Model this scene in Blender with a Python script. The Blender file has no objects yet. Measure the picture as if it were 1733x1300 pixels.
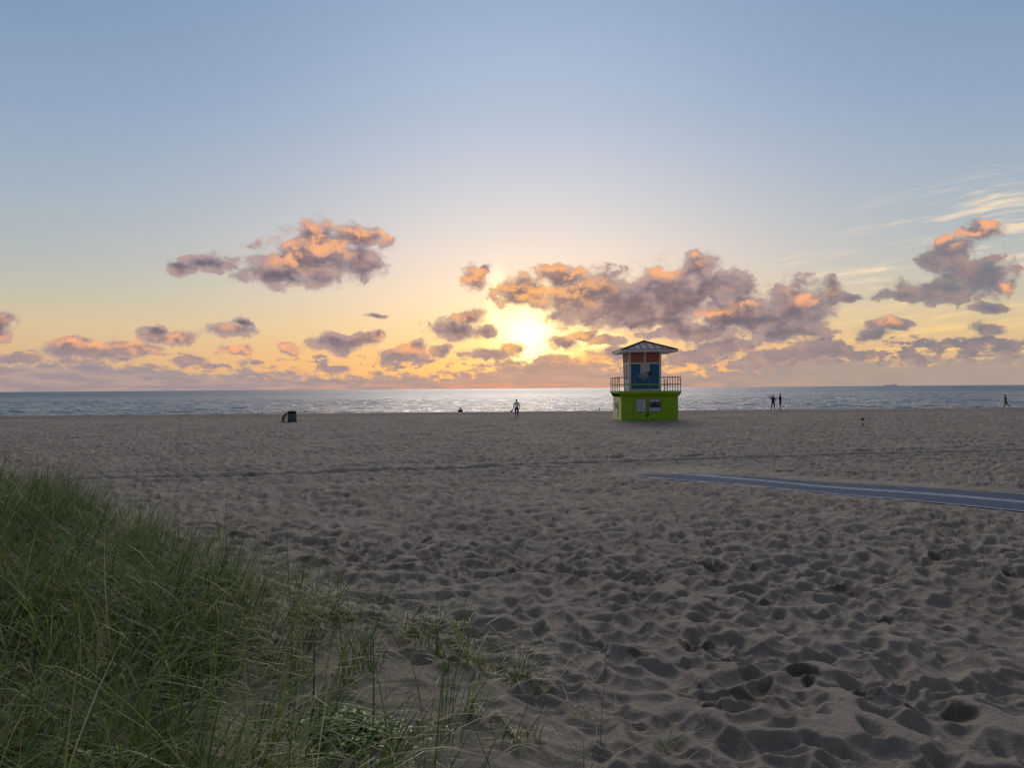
import bpy, bmesh, math, random
import numpy as np
from mathutils import Vector, Matrix

random.seed(11)
rng = np.random.default_rng(7)
S = bpy.context.scene
COL = S.collection
R = math.radians

# ------------------------------------------------------------------ camera
F_PX, W_PX, H_PX = 1302.0, 1733.0, 1300.0
PITCH, ROLL, CAM_Z = R(0.33), R(0.40), 2.8
cam_d = bpy.data.cameras.new('camera')
cam_d.sensor_width = 36.0
cam_d.lens = 36.0 * F_PX / W_PX
cam_d.clip_start, cam_d.clip_end = 0.1, 60000
cam = bpy.data.objects.new('camera', cam_d)
COL.objects.link(cam)
cam.matrix_world = (Matrix.Translation((0, 0, CAM_Z)) @ Matrix.Rotation(R(90) + PITCH, 4, 'X')
                    @ Matrix.Rotation(-ROLL, 4, 'Z'))
S.camera = cam
S.view_settings.view_transform = 'Standard'
S.view_settings.look = 'None'
S.view_settings.exposure = 0
S.view_settings.gamma = 1
S.cycles.max_bounces = 5
S.cycles.diffuse_bounces = 2
S.cycles.glossy_bounces = 3
S.cycles.transparent_max_bounces = 4


def lin(c):
    def f(v):
        v = v / 255.0
        return v / 12.92 if v <= 0.04045 else ((v + 0.055) / 1.055) ** 2.4
    return (f(c[0]), f(c[1]), f(c[2]), 1.0)


# ------------------------------------------------------------------ node helpers
class NT:
    def __init__(self, tree):
        self.t = tree

    def put(self, sock, v):
        if isinstance(v, bpy.types.NodeSocket):
            self.t.links.new(v, sock)
        elif v is not None:
            if hasattr(sock.default_value, '__len__') and not hasattr(v, '__len__'):
                v = (v,) * len(sock.default_value)
            if hasattr(sock.default_value, '__len__'):
                v = tuple(v)[:len(sock.default_value)]
            sock.default_value = v

    def m(self, op, a, b=None, c=None, clamp=False):
        n = self.t.nodes.new('ShaderNodeMath')
        n.operation = op
        n.use_clamp = clamp
        self.put(n.inputs[0], a); self.put(n.inputs[1], b); self.put(n.inputs[2], c)
        return n.outputs[0]

    def v(self, op, a, b=None, c=None):
        n = self.t.nodes.new('ShaderNodeVectorMath')
        n.operation = op
        self.put(n.inputs[0], a); self.put(n.inputs[1], b)
        if c is not None:
            self.put(n.inputs[2], c)
        return n.outputs['Value'] if op in ('LENGTH', 'DOT_PRODUCT') else n.outputs[0]

    def noise(self, vec, scale, detail=4, rough=0.5, dim='2D', dist=0.0, col=False, lac=2.0):
        n = self.t.nodes.new('ShaderNodeTexNoise')
        n.noise_dimensions = dim
        self.put(n.inputs['Vector'], vec)
        n.inputs['Scale'].default_value = scale
        n.inputs['Detail'].default_value = detail
        n.inputs['Roughness'].default_value = rough
        n.inputs['Lacunarity'].default_value = lac
        n.inputs['Distortion'].default_value = dist
        return n.outputs['Color'] if col else n.outputs[0]

    def step(self, x, lo, hi, smooth=True, a=0.0, b=1.0):
        n = self.t.nodes.new('ShaderNodeMapRange')
        n.interpolation_type = 'SMOOTHSTEP' if smooth else 'LINEAR'
        self.put(n.inputs[0], x)
        self.put(n.inputs[1], lo); self.put(n.inputs[2], hi)
        self.put(n.inputs[3], a); self.put(n.inputs[4], b)
        return n.outputs[0]

    def mix(self, f, a, b, mode='MIX'):
        n = self.t.nodes.new('ShaderNodeMix')
        n.data_type = 'RGBA'
        n.blend_type = mode
        n.clamp_factor = True
        self.put(n.inputs[0], f); self.put(n.inputs[6], a); self.put(n.inputs[7], b)
        return n.outputs[2]

    def ramp(self, f, stops, interp='LINEAR'):
        n = self.t.nodes.new('ShaderNodeValToRGB')
        n.color_ramp.interpolation = interp
        e = n.color_ramp.elements
        while len(e) < len(stops):
            e.new(0.5)
        for k, (p, c) in enumerate(stops):
            e[k].position = p
            e[k].color = c
        self.put(n.inputs[0], f)
        return n.outputs[0]

    def xyz(self, x, y, z=0.0):
        n = self.t.nodes.new('ShaderNodeCombineXYZ')
        self.put(n.inputs[0], x); self.put(n.inputs[1], y); self.put(n.inputs[2], z)
        return n.outputs[0]

    def sep(self, v):
        n = self.t.nodes.new('ShaderNodeSeparateXYZ')
        self.put(n.inputs[0], v)
        return n.outputs


# ------------------------------------------------------------------ sky
SUN_AZ, SUN_EL = 1.2, 3.7


def ang(px, py):
    """bearing and elevation (degrees) of a point of the sky"""
    x, y = px - W_PX / 2, H_PX / 2 - py
    cr, sr = math.cos(ROLL), math.sin(ROLL)
    x, y = x * cr + y * sr, -x * sr + y * cr
    d = Vector((x, F_PX * math.cos(PITCH) - y * math.sin(PITCH), y * math.cos(PITCH) + F_PX * math.sin(PITCH))).normalized()
    return math.degrees(math.atan2(d.x, d.y)), math.degrees(math.asin(d.z))


def deg_r(px, rx, ry):
    c = math.cos(math.atan((px - W_PX / 2) / F_PX))
    return rx / F_PX * 57.3 * c * c, ry / F_PX * 57.3 * c


# cloud bodies: (bearing px, height px, half width, half height) in the survey of the photograph
CLOUDS = [
    (520, 445, 88, 30), (475, 468, 62, 16), (535, 405, 42, 26), (600, 404, 50, 18), (610, 440, 34, 30),
    (355, 447, 46, 15), (300, 452, 30, 11),
    (806, 472, 20, 22), (822, 458, 12, 12),
    (890, 492, 56, 22), (950, 472, 45, 20), (990, 502, 100, 38), (1060, 518, 105, 38), (1135, 505, 85, 46),
    (1180, 455, 26, 26), (1215, 490, 48, 28), (1100, 543, 70, 14), (1245, 530, 66, 34), (1180, 560, 70, 18),
    (1295, 543, 75, 30), (1345, 522, 58, 36), (1370, 515, 38, 30), (1408, 494, 20, 22), (1330, 562, 64, 14),
    (1225, 586, 60, 14), (1440, 505, 22, 7),
    (1655, 388, 30, 14), (1612, 425, 42, 22), (1580, 437, 24, 18), (1645, 472, 60, 28), (1600, 490, 75, 18),
    (1685, 470, 22, 22), (1535, 500, 48, 9), (1712, 482, 13, 12),
    (1680, 520, 26, 8), (1665, 556, 20, 10), (1505, 550, 28, 10), (1482, 566, 24, 8),
    (776, 558, 44, 16), (792, 538, 26, 12), (822, 560, 16, 13),
    (572, 582, 44, 15), (608, 574, 30, 9), (640, 569, 14, 6),
    (680, 604, 40, 11), (698, 592, 20, 12), (745, 596, 20, 9),
    (150, 594, 80, 15), (222, 592, 42, 11), (120, 582, 40, 9),
    (296, 572, 40, 10), (262, 562, 20, 10), (394, 558, 32, 10), (406, 547, 22, 7),
    (320, 611, 28, 8), (405, 590, 24, 8), (2, 556, 18, 20), (30, 607, 44, 9), (490, 592, 14, 9),
    (832, 600, 42, 10), (866, 592, 18, 8), (958, 584, 34, 12), (996, 570, 24, 9), (935, 612, 30, 8), (900, 622, 40, 8),
    (1390, 592, 52, 15), (1320, 600, 44, 10), (1455, 600, 26, 10), (1545, 606, 30, 9), (1640, 596, 20, 9), (1702, 590, 22, 10),
    (1290, 618, 70, 9), (1180, 606, 60, 10), (1060, 600, 50, 11), (1030, 575, 30, 8),
    (642, 534, 18, 5), (570, 625, 20, 4),
]
# where the low sun still reaches the clouds
LIT = [
    (545, 400, 62, 32), (610, 396, 46, 16), (500, 428, 46, 24), (640, 396, 20, 12),
    (806, 470, 32, 30), (900, 485, 72, 30), (950, 465, 60, 18), (985, 490, 44, 24), (1180, 438, 14, 10),
    (1115, 462, 26, 12), (1365, 498, 34, 16), (1412, 484, 15, 12), (1255, 515, 22, 8), (1200, 530, 26, 7),
    (1655, 384, 40, 18), (1610, 408, 34, 12), (1713, 482, 16, 14), (1505, 545, 16, 8),
    (786, 536, 34, 10), (640, 572, 24, 10), (700, 590, 30, 14), (180, 580, 110, 10), (250, 596, 30, 10),
    (310, 572, 28, 10), (400, 590, 40, 16), (4, 552, 20, 20), (490, 592, 30, 12), (990, 572, 34, 12), (870, 592, 30, 12),
    (920, 620, 60, 8), (1000, 610, 60, 12), (396, 553, 20, 6),
]


def ellipse_field(nt, p, items):
    """distance to a union of soft ellipses, three of them to a vector"""
    s = nt.sep(p)
    vx, vy = nt.xyz(s[0], s[0], s[0]), nt.xyz(s[1], s[1], s[1])
    items = list(items)
    while len(items) % 3:
        items.append(items[-1])
    acc = None
    for k in range(0, len(items), 3):
        sx, ox, sy, oy = [], [], [], []
        for (px, py, rx, ry) in items[k:k + 3]:
            a, e = ang(px, py)
            ra, re = deg_r(px, rx, ry)
            sx.append(1 / ra); ox.append(-a / ra); sy.append(1 / re); oy.append(-e / re)
        x = nt.v('MULTIPLY_ADD', vx, sx, ox)
        y = nt.v('MULTIPLY_ADD', vy, sy, oy)
        q = nt.v('MULTIPLY_ADD', x, x, nt.v('MULTIPLY', y, y))
        acc = q if acc is None else nt.v('MINIMUM', acc, q)
    m = nt.sep(acc)
    return nt.m('SQRT', nt.m('MINIMUM', nt.m('MINIMUM', m[0], m[1]), m[2]))


def make_density_group():
    g = bpy.data.node_groups.new('cloud_density', 'ShaderNodeTree')
    g.interface.new_socket('P', in_out='INPUT', socket_type='NodeSocketVector')
    g.interface.new_socket('D', in_out='OUTPUT', socket_type='NodeSocketFloat')
    g.interface.new_socket('T', in_out='OUTPUT', socket_type='NodeSocketFloat')
    g.interface.new_socket('W', in_out='OUTPUT', socket_type='NodeSocketVector')
    nt = NT(g)
    gi = g.nodes.new('NodeGroupInput'); go = g.nodes.new('NodeGroupOutput')
    p = gi.outputs[0]
    w = nt.v('SUBTRACT', nt.noise(p, 0.42, 4, 0.55, col=True), (0.5, 0.5, 0.5))
    pw = nt.v('ADD', p, nt.v('MULTIPLY', w, (1.7, 0.95, 0)))
    L = ellipse_field(nt, pw, CLOUDS)
    n1 = nt.noise(nt.v('MULTIPLY', pw, (0.62, 0.85, 1)), 1.0, 10, 0.55)
    n2 = nt.noise(nt.v('MULTIPLY', pw, (1.0, 1.3, 1)), 2.1, 7, 0.58)
    d = nt.m('SUBTRACT', 1.0, L)
    d = nt.m('ADD', nt.m('MAXIMUM', d, -1.7), 0.38)
    d = nt.m('ADD', d, nt.m('MULTIPLY', nt.m('SUBTRACT', n1, 0.5), 2.1))
    d = nt.m('ADD', d, nt.m('MULTIPLY', nt.m('SUBTRACT', n2, 0.5), 0.5))
    # small fair-weather puffs low over the sea
    s = nt.sep(p)
    win = nt.m('MULTIPLY', nt.step(s[1], 0.6, 1.6), nt.step(nt.m('SUBTRACT', s[1], nt.step(s[0], 8, 16, True, 0.0, 0.7)), 3.9, 2.0))
    n3 = nt.noise(nt.v('MULTIPLY_ADD', p, (0.55, 1.25, 1), (7.3, 2.1, 0)), 1.0, 8, 0.6)
    d3 = nt.m('MULTIPLY', nt.m('SUBTRACT', n3, nt.step(s[0], 2, 13, True, 0.525, 0.455)), 6.0)
    d3 = nt.m('ADD', d3, nt.m('MULTIPLY', nt.m('SUBTRACT', win, 1.0), 3.0))
    d = nt.m('MAXIMUM', d, d3)
    n1b = nt.noise(nt.v('MULTIPLY_ADD', pw, (0.62, 0.85, 1), (0.07, 0.42, 0)), 1.0, 5, 0.5)
    g.links.new(d, go.inputs[0])
    g.links.new(pw, go.inputs[2])
    g.links.new(nt.m('ADD', nt.m('MULTIPLY', nt.m('SUBTRACT', n1, n1b), 2.1), 0.16), go.inputs[1])
    return g


def build_world():
    w = bpy.data.worlds.new('World')
    S.world = w
    w.use_nodes = True
    t = w.node_tree
    t.nodes.clear()
    nt = NT(t)
    out = t.nodes.new('ShaderNodeOutputWorld')
    bg = t.nodes.new('ShaderNodeBackground')
    t.links.new(bg.outputs[0], out.inputs[0])
    tc = t.nodes.new('ShaderNodeTexCoord')
    d = nt.sep(tc.outputs['Generated'])
    az = nt.m('MULTIPLY', nt.m('ARCTAN2', d[0], d[1]), 57.29578)
    el = nt.m('MULTIPLY', nt.m('ARCSINE', d[2]), 57.29578)
    p = nt.xyz(az, el)

    def ramp(stops):
        return nt.ramp(nt.m('DIVIDE', el, 90.0, clamp=True), [(e / 90.0, lin(c)) for e, c in stops])
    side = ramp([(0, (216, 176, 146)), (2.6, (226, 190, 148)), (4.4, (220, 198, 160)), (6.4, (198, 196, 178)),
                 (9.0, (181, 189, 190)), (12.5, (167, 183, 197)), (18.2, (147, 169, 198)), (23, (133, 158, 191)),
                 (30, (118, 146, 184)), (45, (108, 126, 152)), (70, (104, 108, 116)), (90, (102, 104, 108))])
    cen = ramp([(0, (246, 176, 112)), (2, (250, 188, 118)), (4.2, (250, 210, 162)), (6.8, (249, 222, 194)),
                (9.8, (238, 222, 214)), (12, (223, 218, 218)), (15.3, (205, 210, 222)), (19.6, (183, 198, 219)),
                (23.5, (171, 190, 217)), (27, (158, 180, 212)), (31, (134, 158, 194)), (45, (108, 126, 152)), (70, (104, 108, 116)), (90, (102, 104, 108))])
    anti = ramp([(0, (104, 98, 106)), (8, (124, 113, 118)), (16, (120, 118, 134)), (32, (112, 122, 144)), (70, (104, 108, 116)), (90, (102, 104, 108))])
    da = nt.m('DIVIDE', nt.m('SUBTRACT', az, SUN_AZ), 20.0)
    f = nt.m('EXPONENT', nt.m('MULTIPLY', nt.m('MULTIPLY', da, da), -1.0))
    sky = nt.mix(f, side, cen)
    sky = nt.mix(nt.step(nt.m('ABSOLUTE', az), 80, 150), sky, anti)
    # physical sky folded in for the air light
    st = t.nodes.new('ShaderNodeTexSky')
    st.sky_type = 'NISHITA'
    st.sun_disc = False
    st.sun_elevation = R(SUN_EL)
    st.sun_rotation = R(SUN_AZ)
    st.air_density, st.dust_density, st.ozone_density = 1.0, 1.5, 2.0
    nish = nt.v('MULTIPLY', st.outputs[0], (0.1, 0.1, 0.1))
    sky = nt.mix(0.10, sky, nish)
    # glow of the sun behind thin cloud
    q = nt.v('SUBTRACT', p, (SUN_AZ, SUN_EL, 0))
    g1 = nt.v('LENGTH', nt.v('MULTIPLY', q, (1.0, 1.05, 0)))
    g2 = nt.v('LENGTH', nt.v('MULTIPLY', q, (0.8, 1.35, 0)))
    c1 = nt.m('EXPONENT', nt.m('MULTIPLY', nt.m('POWER', nt.m('DIVIDE', g1, 1.75), 2.0), -1.0))
    c2 = nt.m('EXPONENT', nt.m('DIVIDE', g2, -2.4))
    a, e = ang(842, 505)
    g3 = nt.v('LENGTH', nt.v('MULTIPLY_ADD', p, (1 / 0.6, 1 / 1.7, 0), (-a / 0.6, -e / 1.7, 0)))
    c3 = nt.m('EXPONENT', nt.m('MULTIPLY', nt.m('MULTIPLY', g3, g3), -1.0))
    glow = nt.v('SCALE', (1.0, 0.92, 0.40), None); glow.node.inputs['Scale'].default_value = 1.0
    t.links.new(nt.m('MULTIPLY', c1, 1.1), glow.node.inputs['Scale'])
    glow2 = nt.v('SCALE', (1.0, 0.68, 0.22), None)
    t.links.new(nt.m('ADD', nt.m('MULTIPLY', c2, 0.74), nt.m('MULTIPLY', c3, 0.8)), glow2.node.inputs['Scale'])
    arm = nt.step(ellipse_field(nt, p, [(893, 548, 62, 30), (1008, 578, 42, 16), (915, 598, 50, 20)]), 1.5, 0.3)
    glow3 = nt.v('SCALE', (1.0, 0.86, 0.32), None)
    t.links.new(nt.m('MULTIPLY', arm, 0.45), glow3.node.inputs['Scale'])
    sky = nt.v('ADD', nt.v('ADD', nt.v('ADD', sky, glow), glow2), glow3)
    # high thin cirrus on the right
    pw = nt.v('ADD', p, nt.v('MULTIPLY', nt.v('SUBTRACT', nt.noise(p, 0.22, 3, 0.5, col=True), (0.5, 0.5, 0.5)), (1.6, 0.5, 0)))
    rot = t.nodes.new('ShaderNodeVectorRotate'); rot.rotation_type = 'Z_AXIS'
    nt.put(rot.inputs['Vector'], pw); rot.inputs['Angle'].default_value = R(-5)
    cn = nt.noise(nt.v('MULTIPLY', rot.outputs[0], (0.13, 1.5, 0)), 1.0, 8, 0.66)
    cm = ellipse_field(nt, p, [(1690, 375, 270, 85), (1580, 445, 300, 60), (1640, 560, 360, 80), (1325, 434, 60, 7)])
    ca = nt.m('MULTIPLY', nt.step(cn, 0.44, 0.74), nt.step(cm, 1.25, 0.35))
    sky = nt.mix(nt.m('MULTIPLY', ca, 0.85), sky, nt.mix(nt.step(el, 3, 8), lin((252, 212, 140)), lin((252, 226, 194))))
    # cumulus
    dg = make_density_group()

    gn = t.nodes.new('ShaderNodeGroup')
    gn.node_tree = dg
    nt.put(gn.inputs[0], p)
    d0 = gn.outputs[0]
    fine = nt.noise(nt.v('MULTIPLY', p, (0.8, 1.2, 1)), 1.0, 7, 0.48)
    front = nt.step(nt.m('ABSOLUTE', az), 75, 60)
    dn = nt.m('ADD', d0, nt.m('MULTIPLY', nt.m('SUBTRACT', fine, 0.5), 0.5))
    top = nt.step(gn.outputs[1], -0.15, 0.65)
    soft, crisp = nt.step(dn, -0.28, 0.66), nt.step(dn, 0.0, 0.34)
    alpha = nt.m('ADD', soft, nt.m('MULTIPLY', nt.m('SUBTRACT', crisp, soft), top))
    alpha = nt.m('MULTIPLY', alpha, front)
    lit = nt.step(ellipse_field(nt, gn.outputs[2], LIT), 1.75, 0.1)
    org = nt.m('ADD', nt.m('MULTIPLY', lit, nt.m('ADD', 0.12, nt.m('MULTIPLY', top, 1.0))), nt.m('MULTIPLY', top, 0.14))
    org = nt.m('ADD', org, nt.m('MULTIPLY', nt.m('SUBTRACT', fine, 0.5), 0.65))
    org = nt.step(org, -0.12, 1.15)
    warm = nt.m('EXPONENT', nt.m('DIVIDE', g1, -7.0))
    thick = nt.step(nt.m('ADD', nt.m('SUBTRACT', d0, nt.m('MULTIPLY', top, 0.6)), nt.m('MULTIPLY', nt.m('SUBTRACT', fine, 0.5), -0.8)), 1.25, 0.0)
    grey = nt.mix(thick, lin((104, 97, 113)), lin((166, 149, 153)))
    grey = nt.mix(nt.step(el, 4.5, 1.6), grey, lin((158, 141, 147)))
    grey = nt.mix(nt.step(az, 14, 28, True, 0, 0.75), grey, lin((125, 125, 134)))
    grey = nt.mix(nt.m('MULTIPLY', warm, 0.28), grey, lin((214, 150, 112)))
    ocol = nt.mix(warm, lin((250, 178, 134)), lin((255, 188, 104)))
    ccol = nt.mix(org, grey, ocol)
    near = nt.m('EXPONENT', nt.m('MULTIPLY', nt.m('POWER', nt.m('DIVIDE', g1, 4.4), 2.0), -1.0))
    rim = nt.m('MULTIPLY', nt.step(d0, 0.75, 0.05), near)
    ccol = nt.mix(rim, ccol, (1.15, 0.80, 0.32, 1))
    sky = nt.mix(nt.m('MULTIPLY', alpha, 0.96), sky, ccol)
    # distant bank over the horizon
    hb = nt.noise(nt.v('MULTIPLY', p, (1, 0, 0)), 0.16, 4, 0.6)
    hb = nt.m('ADD', nt.m('MULTIPLY', nt.m('EXPONENT', nt.m('MULTIPLY', nt.m('POWER', nt.m('DIVIDE', nt.m('SUBTRACT', az, 3.0), 5.5), 2.0), -1.0)), 0.75), hb)
    hb = nt.m('ADD', nt.m('MULTIPLY', hb, 1.75), nt.step(nt.m('ABSOLUTE', nt.m('SUBTRACT', az, -2.0)), 6, 30, True, 0.35, 1.15))
    bn = nt.noise(nt.v('MULTIPLY', p, (0.75, 1.5, 0)), 1.3, 8, 0.62)
    bd = nt.m('ADD', nt.m('DIVIDE', nt.m('SUBTRACT', hb, el), 0.75), nt.m('MULTIPLY', nt.m('SUBTRACT', bn, 0.5), 3.4))
    ba = nt.m('MULTIPLY', nt.step(bd, -0.1, 0.75), nt.m('MULTIPLY', front, 0.92))
    bn2 = nt.noise(nt.v('MULTIPLY', p, (0.30, 2.2, 0)), 1.2, 6, 0.6)
    bc = nt.mix(nt.step(bn2, 0.38, 0.66), lin((156, 143, 150)), lin((180, 158, 152)))
    bc = nt.mix(nt.step(az, 8, 24, True, 0, 0.8), bc, lin((172, 156, 146)))
    bc = nt.mix(nt.m('MULTIPLY', nt.m('EXPONENT', nt.m('MULTIPLY', nt.m('MULTIPLY', da, da), -3.4)), 0.34), bc, lin((236, 172, 122)))
    edge = nt.m('MULTIPLY', nt.step(bd, 0.9, 0.1), nt.m('MULTIPLY', f, 0.55))
    bc = nt.mix(edge, bc, lin((250, 186, 120)))
    sky = nt.mix(ba, sky, bc)
    pink = nt.m('MULTIPLY', nt.step(el, 0.55, 0.05), nt.m('MULTIPLY', nt.step(bn2, 0.40, 0.62), nt.m('EXPONENT', nt.m('MULTIPLY', nt.m('MULTIPLY', da, da), -2.4))))
    sky = nt.mix(nt.m('MULTIPLY', pink, 0.7), sky, lin((244, 160, 118)))
    # below the horizon
    sky = nt.mix(nt.step(el, -0.2, -2.0), sky, lin((120, 118, 120)))
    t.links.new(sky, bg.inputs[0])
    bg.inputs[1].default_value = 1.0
    w.cycles.sampling_method = 'MANUAL'
    w.cycles.sample_map_resolution = 1024
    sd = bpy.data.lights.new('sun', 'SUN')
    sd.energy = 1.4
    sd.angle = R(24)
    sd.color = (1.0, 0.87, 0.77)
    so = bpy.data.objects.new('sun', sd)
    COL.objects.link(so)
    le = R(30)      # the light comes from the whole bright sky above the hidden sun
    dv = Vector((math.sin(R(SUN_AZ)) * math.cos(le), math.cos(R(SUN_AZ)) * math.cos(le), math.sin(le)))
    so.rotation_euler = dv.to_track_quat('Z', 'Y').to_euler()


build_world()
#@@REST


# ------------------------------------------------------------------ object helpers
def material(name, col, rough=0.6, metal=0.0, var=0.12, scale=6.0, bump=0.0, bscale=40.0, spec=0.4):
    m = bpy.data.materials.new(name)
    m.use_nodes = True
    t = m.node_tree
    b = t.nodes['Principled BSDF']
    nt = NT(t)
    tc = t.nodes.new('ShaderNodeTexCoord')
    n = nt.noise(tc.outputs['Object'], scale, 5, 0.6, '3D')
    c = (col[0], col[1], col[2], 1)
    lo = tuple(v * (1 - var) for v in col[:3]) + (1,)
    hi = tuple(min(1, v * (1 + var)) for v in col[:3]) + (1,)
    t.links.new(nt.mix(nt.step(n, 0.3, 0.7), lo, hi), b.inputs['Base Color'])
    b.inputs['Roughness'].default_value = rough
    b.inputs['Metallic'].default_value = metal
    b.inputs['Specular IOR Level'].default_value = spec
    if bump:
        bn = t.nodes.new('ShaderNodeBump')
        bn.inputs['Strength'].default_value = bump
        bn.inputs['Distance'].default_value = 0.01
        nt.put(bn.inputs['Height'], nt.noise(tc.outputs['Object'], bscale, 4, 0.6, '3D'))
        t.links.new(bn.outputs[0], b.inputs['Normal'])
    return m


def tag(o, label=None, cat=None, group=None, kind=None):
    if label: o['label'] = label
    if cat: o['category'] = cat
    if group: o['group'] = group
    if kind: o['kind'] = kind
    return o


def empty(name, loc, rz=0.0):
    o = bpy.data.objects.new(name, None)
    o.empty_display_size = 0.3
    o.location = loc
    o.rotation_euler = (0, 0, rz)
    COL.objects.link(o)
    return o


def link_mesh(name, me, mat, parent=None, smooth=False):
    o = bpy.data.objects.new(name, me)
    if mat is not None:
        for mm in (mat if isinstance(mat, (list, tuple)) else [mat]):
            me.materials.append(mm)
    COL.objects.link(o)
    if parent is not None:
        o.parent = parent
    if smooth:
        me.polygons.foreach_set('use_smooth', [True] * len(me.polygons))
    return o


class MB:
    """collects boxes, beams, tubes and prisms; build() links them as one mesh"""
    def __init__(self):
        self.v, self.f = [], []

    def add(self, vs, fs):
        b = len(self.v)
        self.v += [tuple(p) for p in vs]
        self.f += [tuple(b + i for i in f) for f in fs]
        return self

    def box(self, x0, x1, y0, y1, z0, z1):
        vs = [(x, y, z) for z in (z0, z1) for y in (y0, y1) for x in (x0, x1)]
        return self.add(vs, [(0, 2, 3, 1), (4, 5, 7, 6), (0, 1, 5, 4), (2, 6, 7, 3), (0, 4, 6, 2), (1, 3, 7, 5)])

    def beam(self, p0, p1, w, h, up=(0, 0, 1)):
        p0, p1 = Vector(p0), Vector(p1)
        d = (p1 - p0).normalized()
        u = Vector(up)
        if abs(d.dot(u)) > 0.98:
            u = Vector((0, 1, 0))
        s = d.cross(u).normalized() * (w / 2)
        n = s.cross(d).normalized() * (h / 2)
        vs = []
        for p in (p0, p1):
            vs += [p - s - n, p + s - n, p + s + n, p - s + n]
        return self.add(vs, [(0, 3, 2, 1), (4, 5, 6, 7), (0, 1, 5, 4), (1, 2, 6, 5), (2, 3, 7, 6), (3, 0, 4, 7)])

    def tube(self, pts, r, n=8):
        pts = [Vector(p) for p in pts]
        rs = r if isinstance(r, (list, tuple)) else [r] * len(pts)
        vs, fs = [], []
        for k, p in enumerate(pts):
            d = (pts[min(k + 1, len(pts) - 1)] - pts[max(k - 1, 0)]).normalized()
            a = d.cross(Vector((0, 0, 1)))
            if a.length < 0.02:
                a = Vector((1, 0, 0))
            a.normalize()
            b = d.cross(a)
            for j in range(n):
                t = 2 * math.pi * j / n
                vs.append(p + (a * math.cos(t) + b * math.sin(t)) * rs[k])
        for k in range(len(pts) - 1):
            for j in range(n):
                fs.append((k * n + j, k * n + (j + 1) % n, (k + 1) * n + (j + 1) % n, (k + 1) * n + j))
        fs.append(tuple(range(n - 1, -1, -1)))
        fs.append(tuple((len(pts) - 1) * n + j for j in range(n)))
        return self.add(vs, fs)

    def lathe(self, prof, c=(0, 0, 0), n=24):
        vs, fs = [], []
        for (r, z) in prof:
            for j in range(n):
                t = 2 * math.pi * j / n
                vs.append((c[0] + r * math.cos(t), c[1] + r * math.sin(t), c[2] + z))
        for k in range(len(prof) - 1):
            for j in range(n):
                fs.append((k * n + j, k * n + (j + 1) % n, (k + 1) * n + (j + 1) % n, (k + 1) * n + j))
        fs.append(tuple(range(n - 1, -1, -1)))
        fs.append(tuple((len(prof) - 1) * n + j for j in range(n)))
        return self.add(vs, fs)

    def prism(self, outline, y0, y1):
        """outline in the x, z plane, given thickness along y"""
        n = len(outline)
        vs = [(x, y0, z) for x, z in outline] + [(x, y1, z) for x, z in outline]
        fs = [tuple(range(n)), tuple(range(2 * n - 1, n - 1, -1))]
        fs += [(k, n + k, n + (k + 1) % n, (k + 1) % n) for k in range(n)]
        return self.add(vs, fs)

    def build(self, name, mat, parent=None, smooth=False, bevel=0.0):
        me = bpy.data.meshes.new(name)
        me.from_pydata(self.v, [], self.f)
        bm = bmesh.new()
        bm.from_mesh(me)
        bmesh.ops.recalc_face_normals(bm, faces=bm.faces)
        if bevel:
            bmesh.ops.bevel(bm, geom=list(bm.edges), offset=bevel, segments=2, affect='EDGES', clamp_overlap=True)
        bm.to_mesh(me)
        bm.free()
        return link_mesh(name, me, mat, parent, smooth)


# ------------------------------------------------------------------ noise on arrays
TAB = rng.random((256, 256))


def vnoise(x, y, seed=0):
    x = np.asarray(x) + seed * 17.37
    y = np.asarray(y) + seed * 9.71
    ix, iy = np.floor(x).astype(int), np.floor(y).astype(int)
    fx, fy = x - ix, y - iy
    fx, fy = fx * fx * fx * (fx * (fx * 6 - 15) + 10), fy * fy * fy * (fy * (fy * 6 - 15) + 10)
    a, b = TAB[ix % 256, iy % 256], TAB[(ix + 1) % 256, iy % 256]
    c, d = TAB[ix % 256, (iy + 1) % 256], TAB[(ix + 1) % 256, (iy + 1) % 256]
    return (a * (1 - fx) + b * fx) * (1 - fy) + (c * (1 - fx) + d * fx) * fy


def fbm(x, y, o=4, seed=0, g=0.5):
    s, a, n = 0, 1.0, 0
    for k in range(o):
        s = s + a * vnoise(x * 2 ** k, y * 2 ** k, seed + k)
        n += a
        a *= g
    return s / n


def sstep(x, a, b):
    t = np.clip((x - a) / (b - a), 0, 1)
    return t * t * (3 - 2 * t)


# ------------------------------------------------------------------ the shape of the beach
DUNE = [(-40, 18.5), (-14, 18.6), (-10, 18.0), (-7.3, 16.0), (-5.3, 13.6), (-2.8, 10.6), (-0.1, 7.6), (1.2, 5.7), (1.8, 3.0), (2.0, -30)]


def dune_in(x, y):
    """distance into the dune (positive) or away from it (negative)"""
    x, y = np.asarray(x, float), np.asarray(y, float)
    best = np.full(np.broadcast(x, y).shape, 1e9)
    for (ax, ay), (bx, by) in zip(DUNE[:-1], DUNE[1:]):
        vx, vy = bx - ax, by - ay
        t = np.clip(((x - ax) * vx + (y - ay) * vy) / (vx * vx + vy * vy), 0, 1)
        best = np.minimum(best, np.hypot(x - ax - t * vx, y - ay - t * vy))
    yb = np.interp(x, [p[0] for p in DUNE], [p[1] for p in DUNE])
    return np.where((y < yb) & (x < 2.0), best, -best)


CREST_X = [-300, -70, -58, -29, 0, 20, 60, 300]
CREST_Y = [85, 86.5, 87.2, 89.5, 92.2, 92.6, 93.6, 96]
MAT_O, MAT_A = Vector((3.75, 24.25)), math.atan2(-7.4, 7.4)     # far corner and bearing of the walkway
MAT_L, MAT_W = 17.0, 3.1


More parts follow.
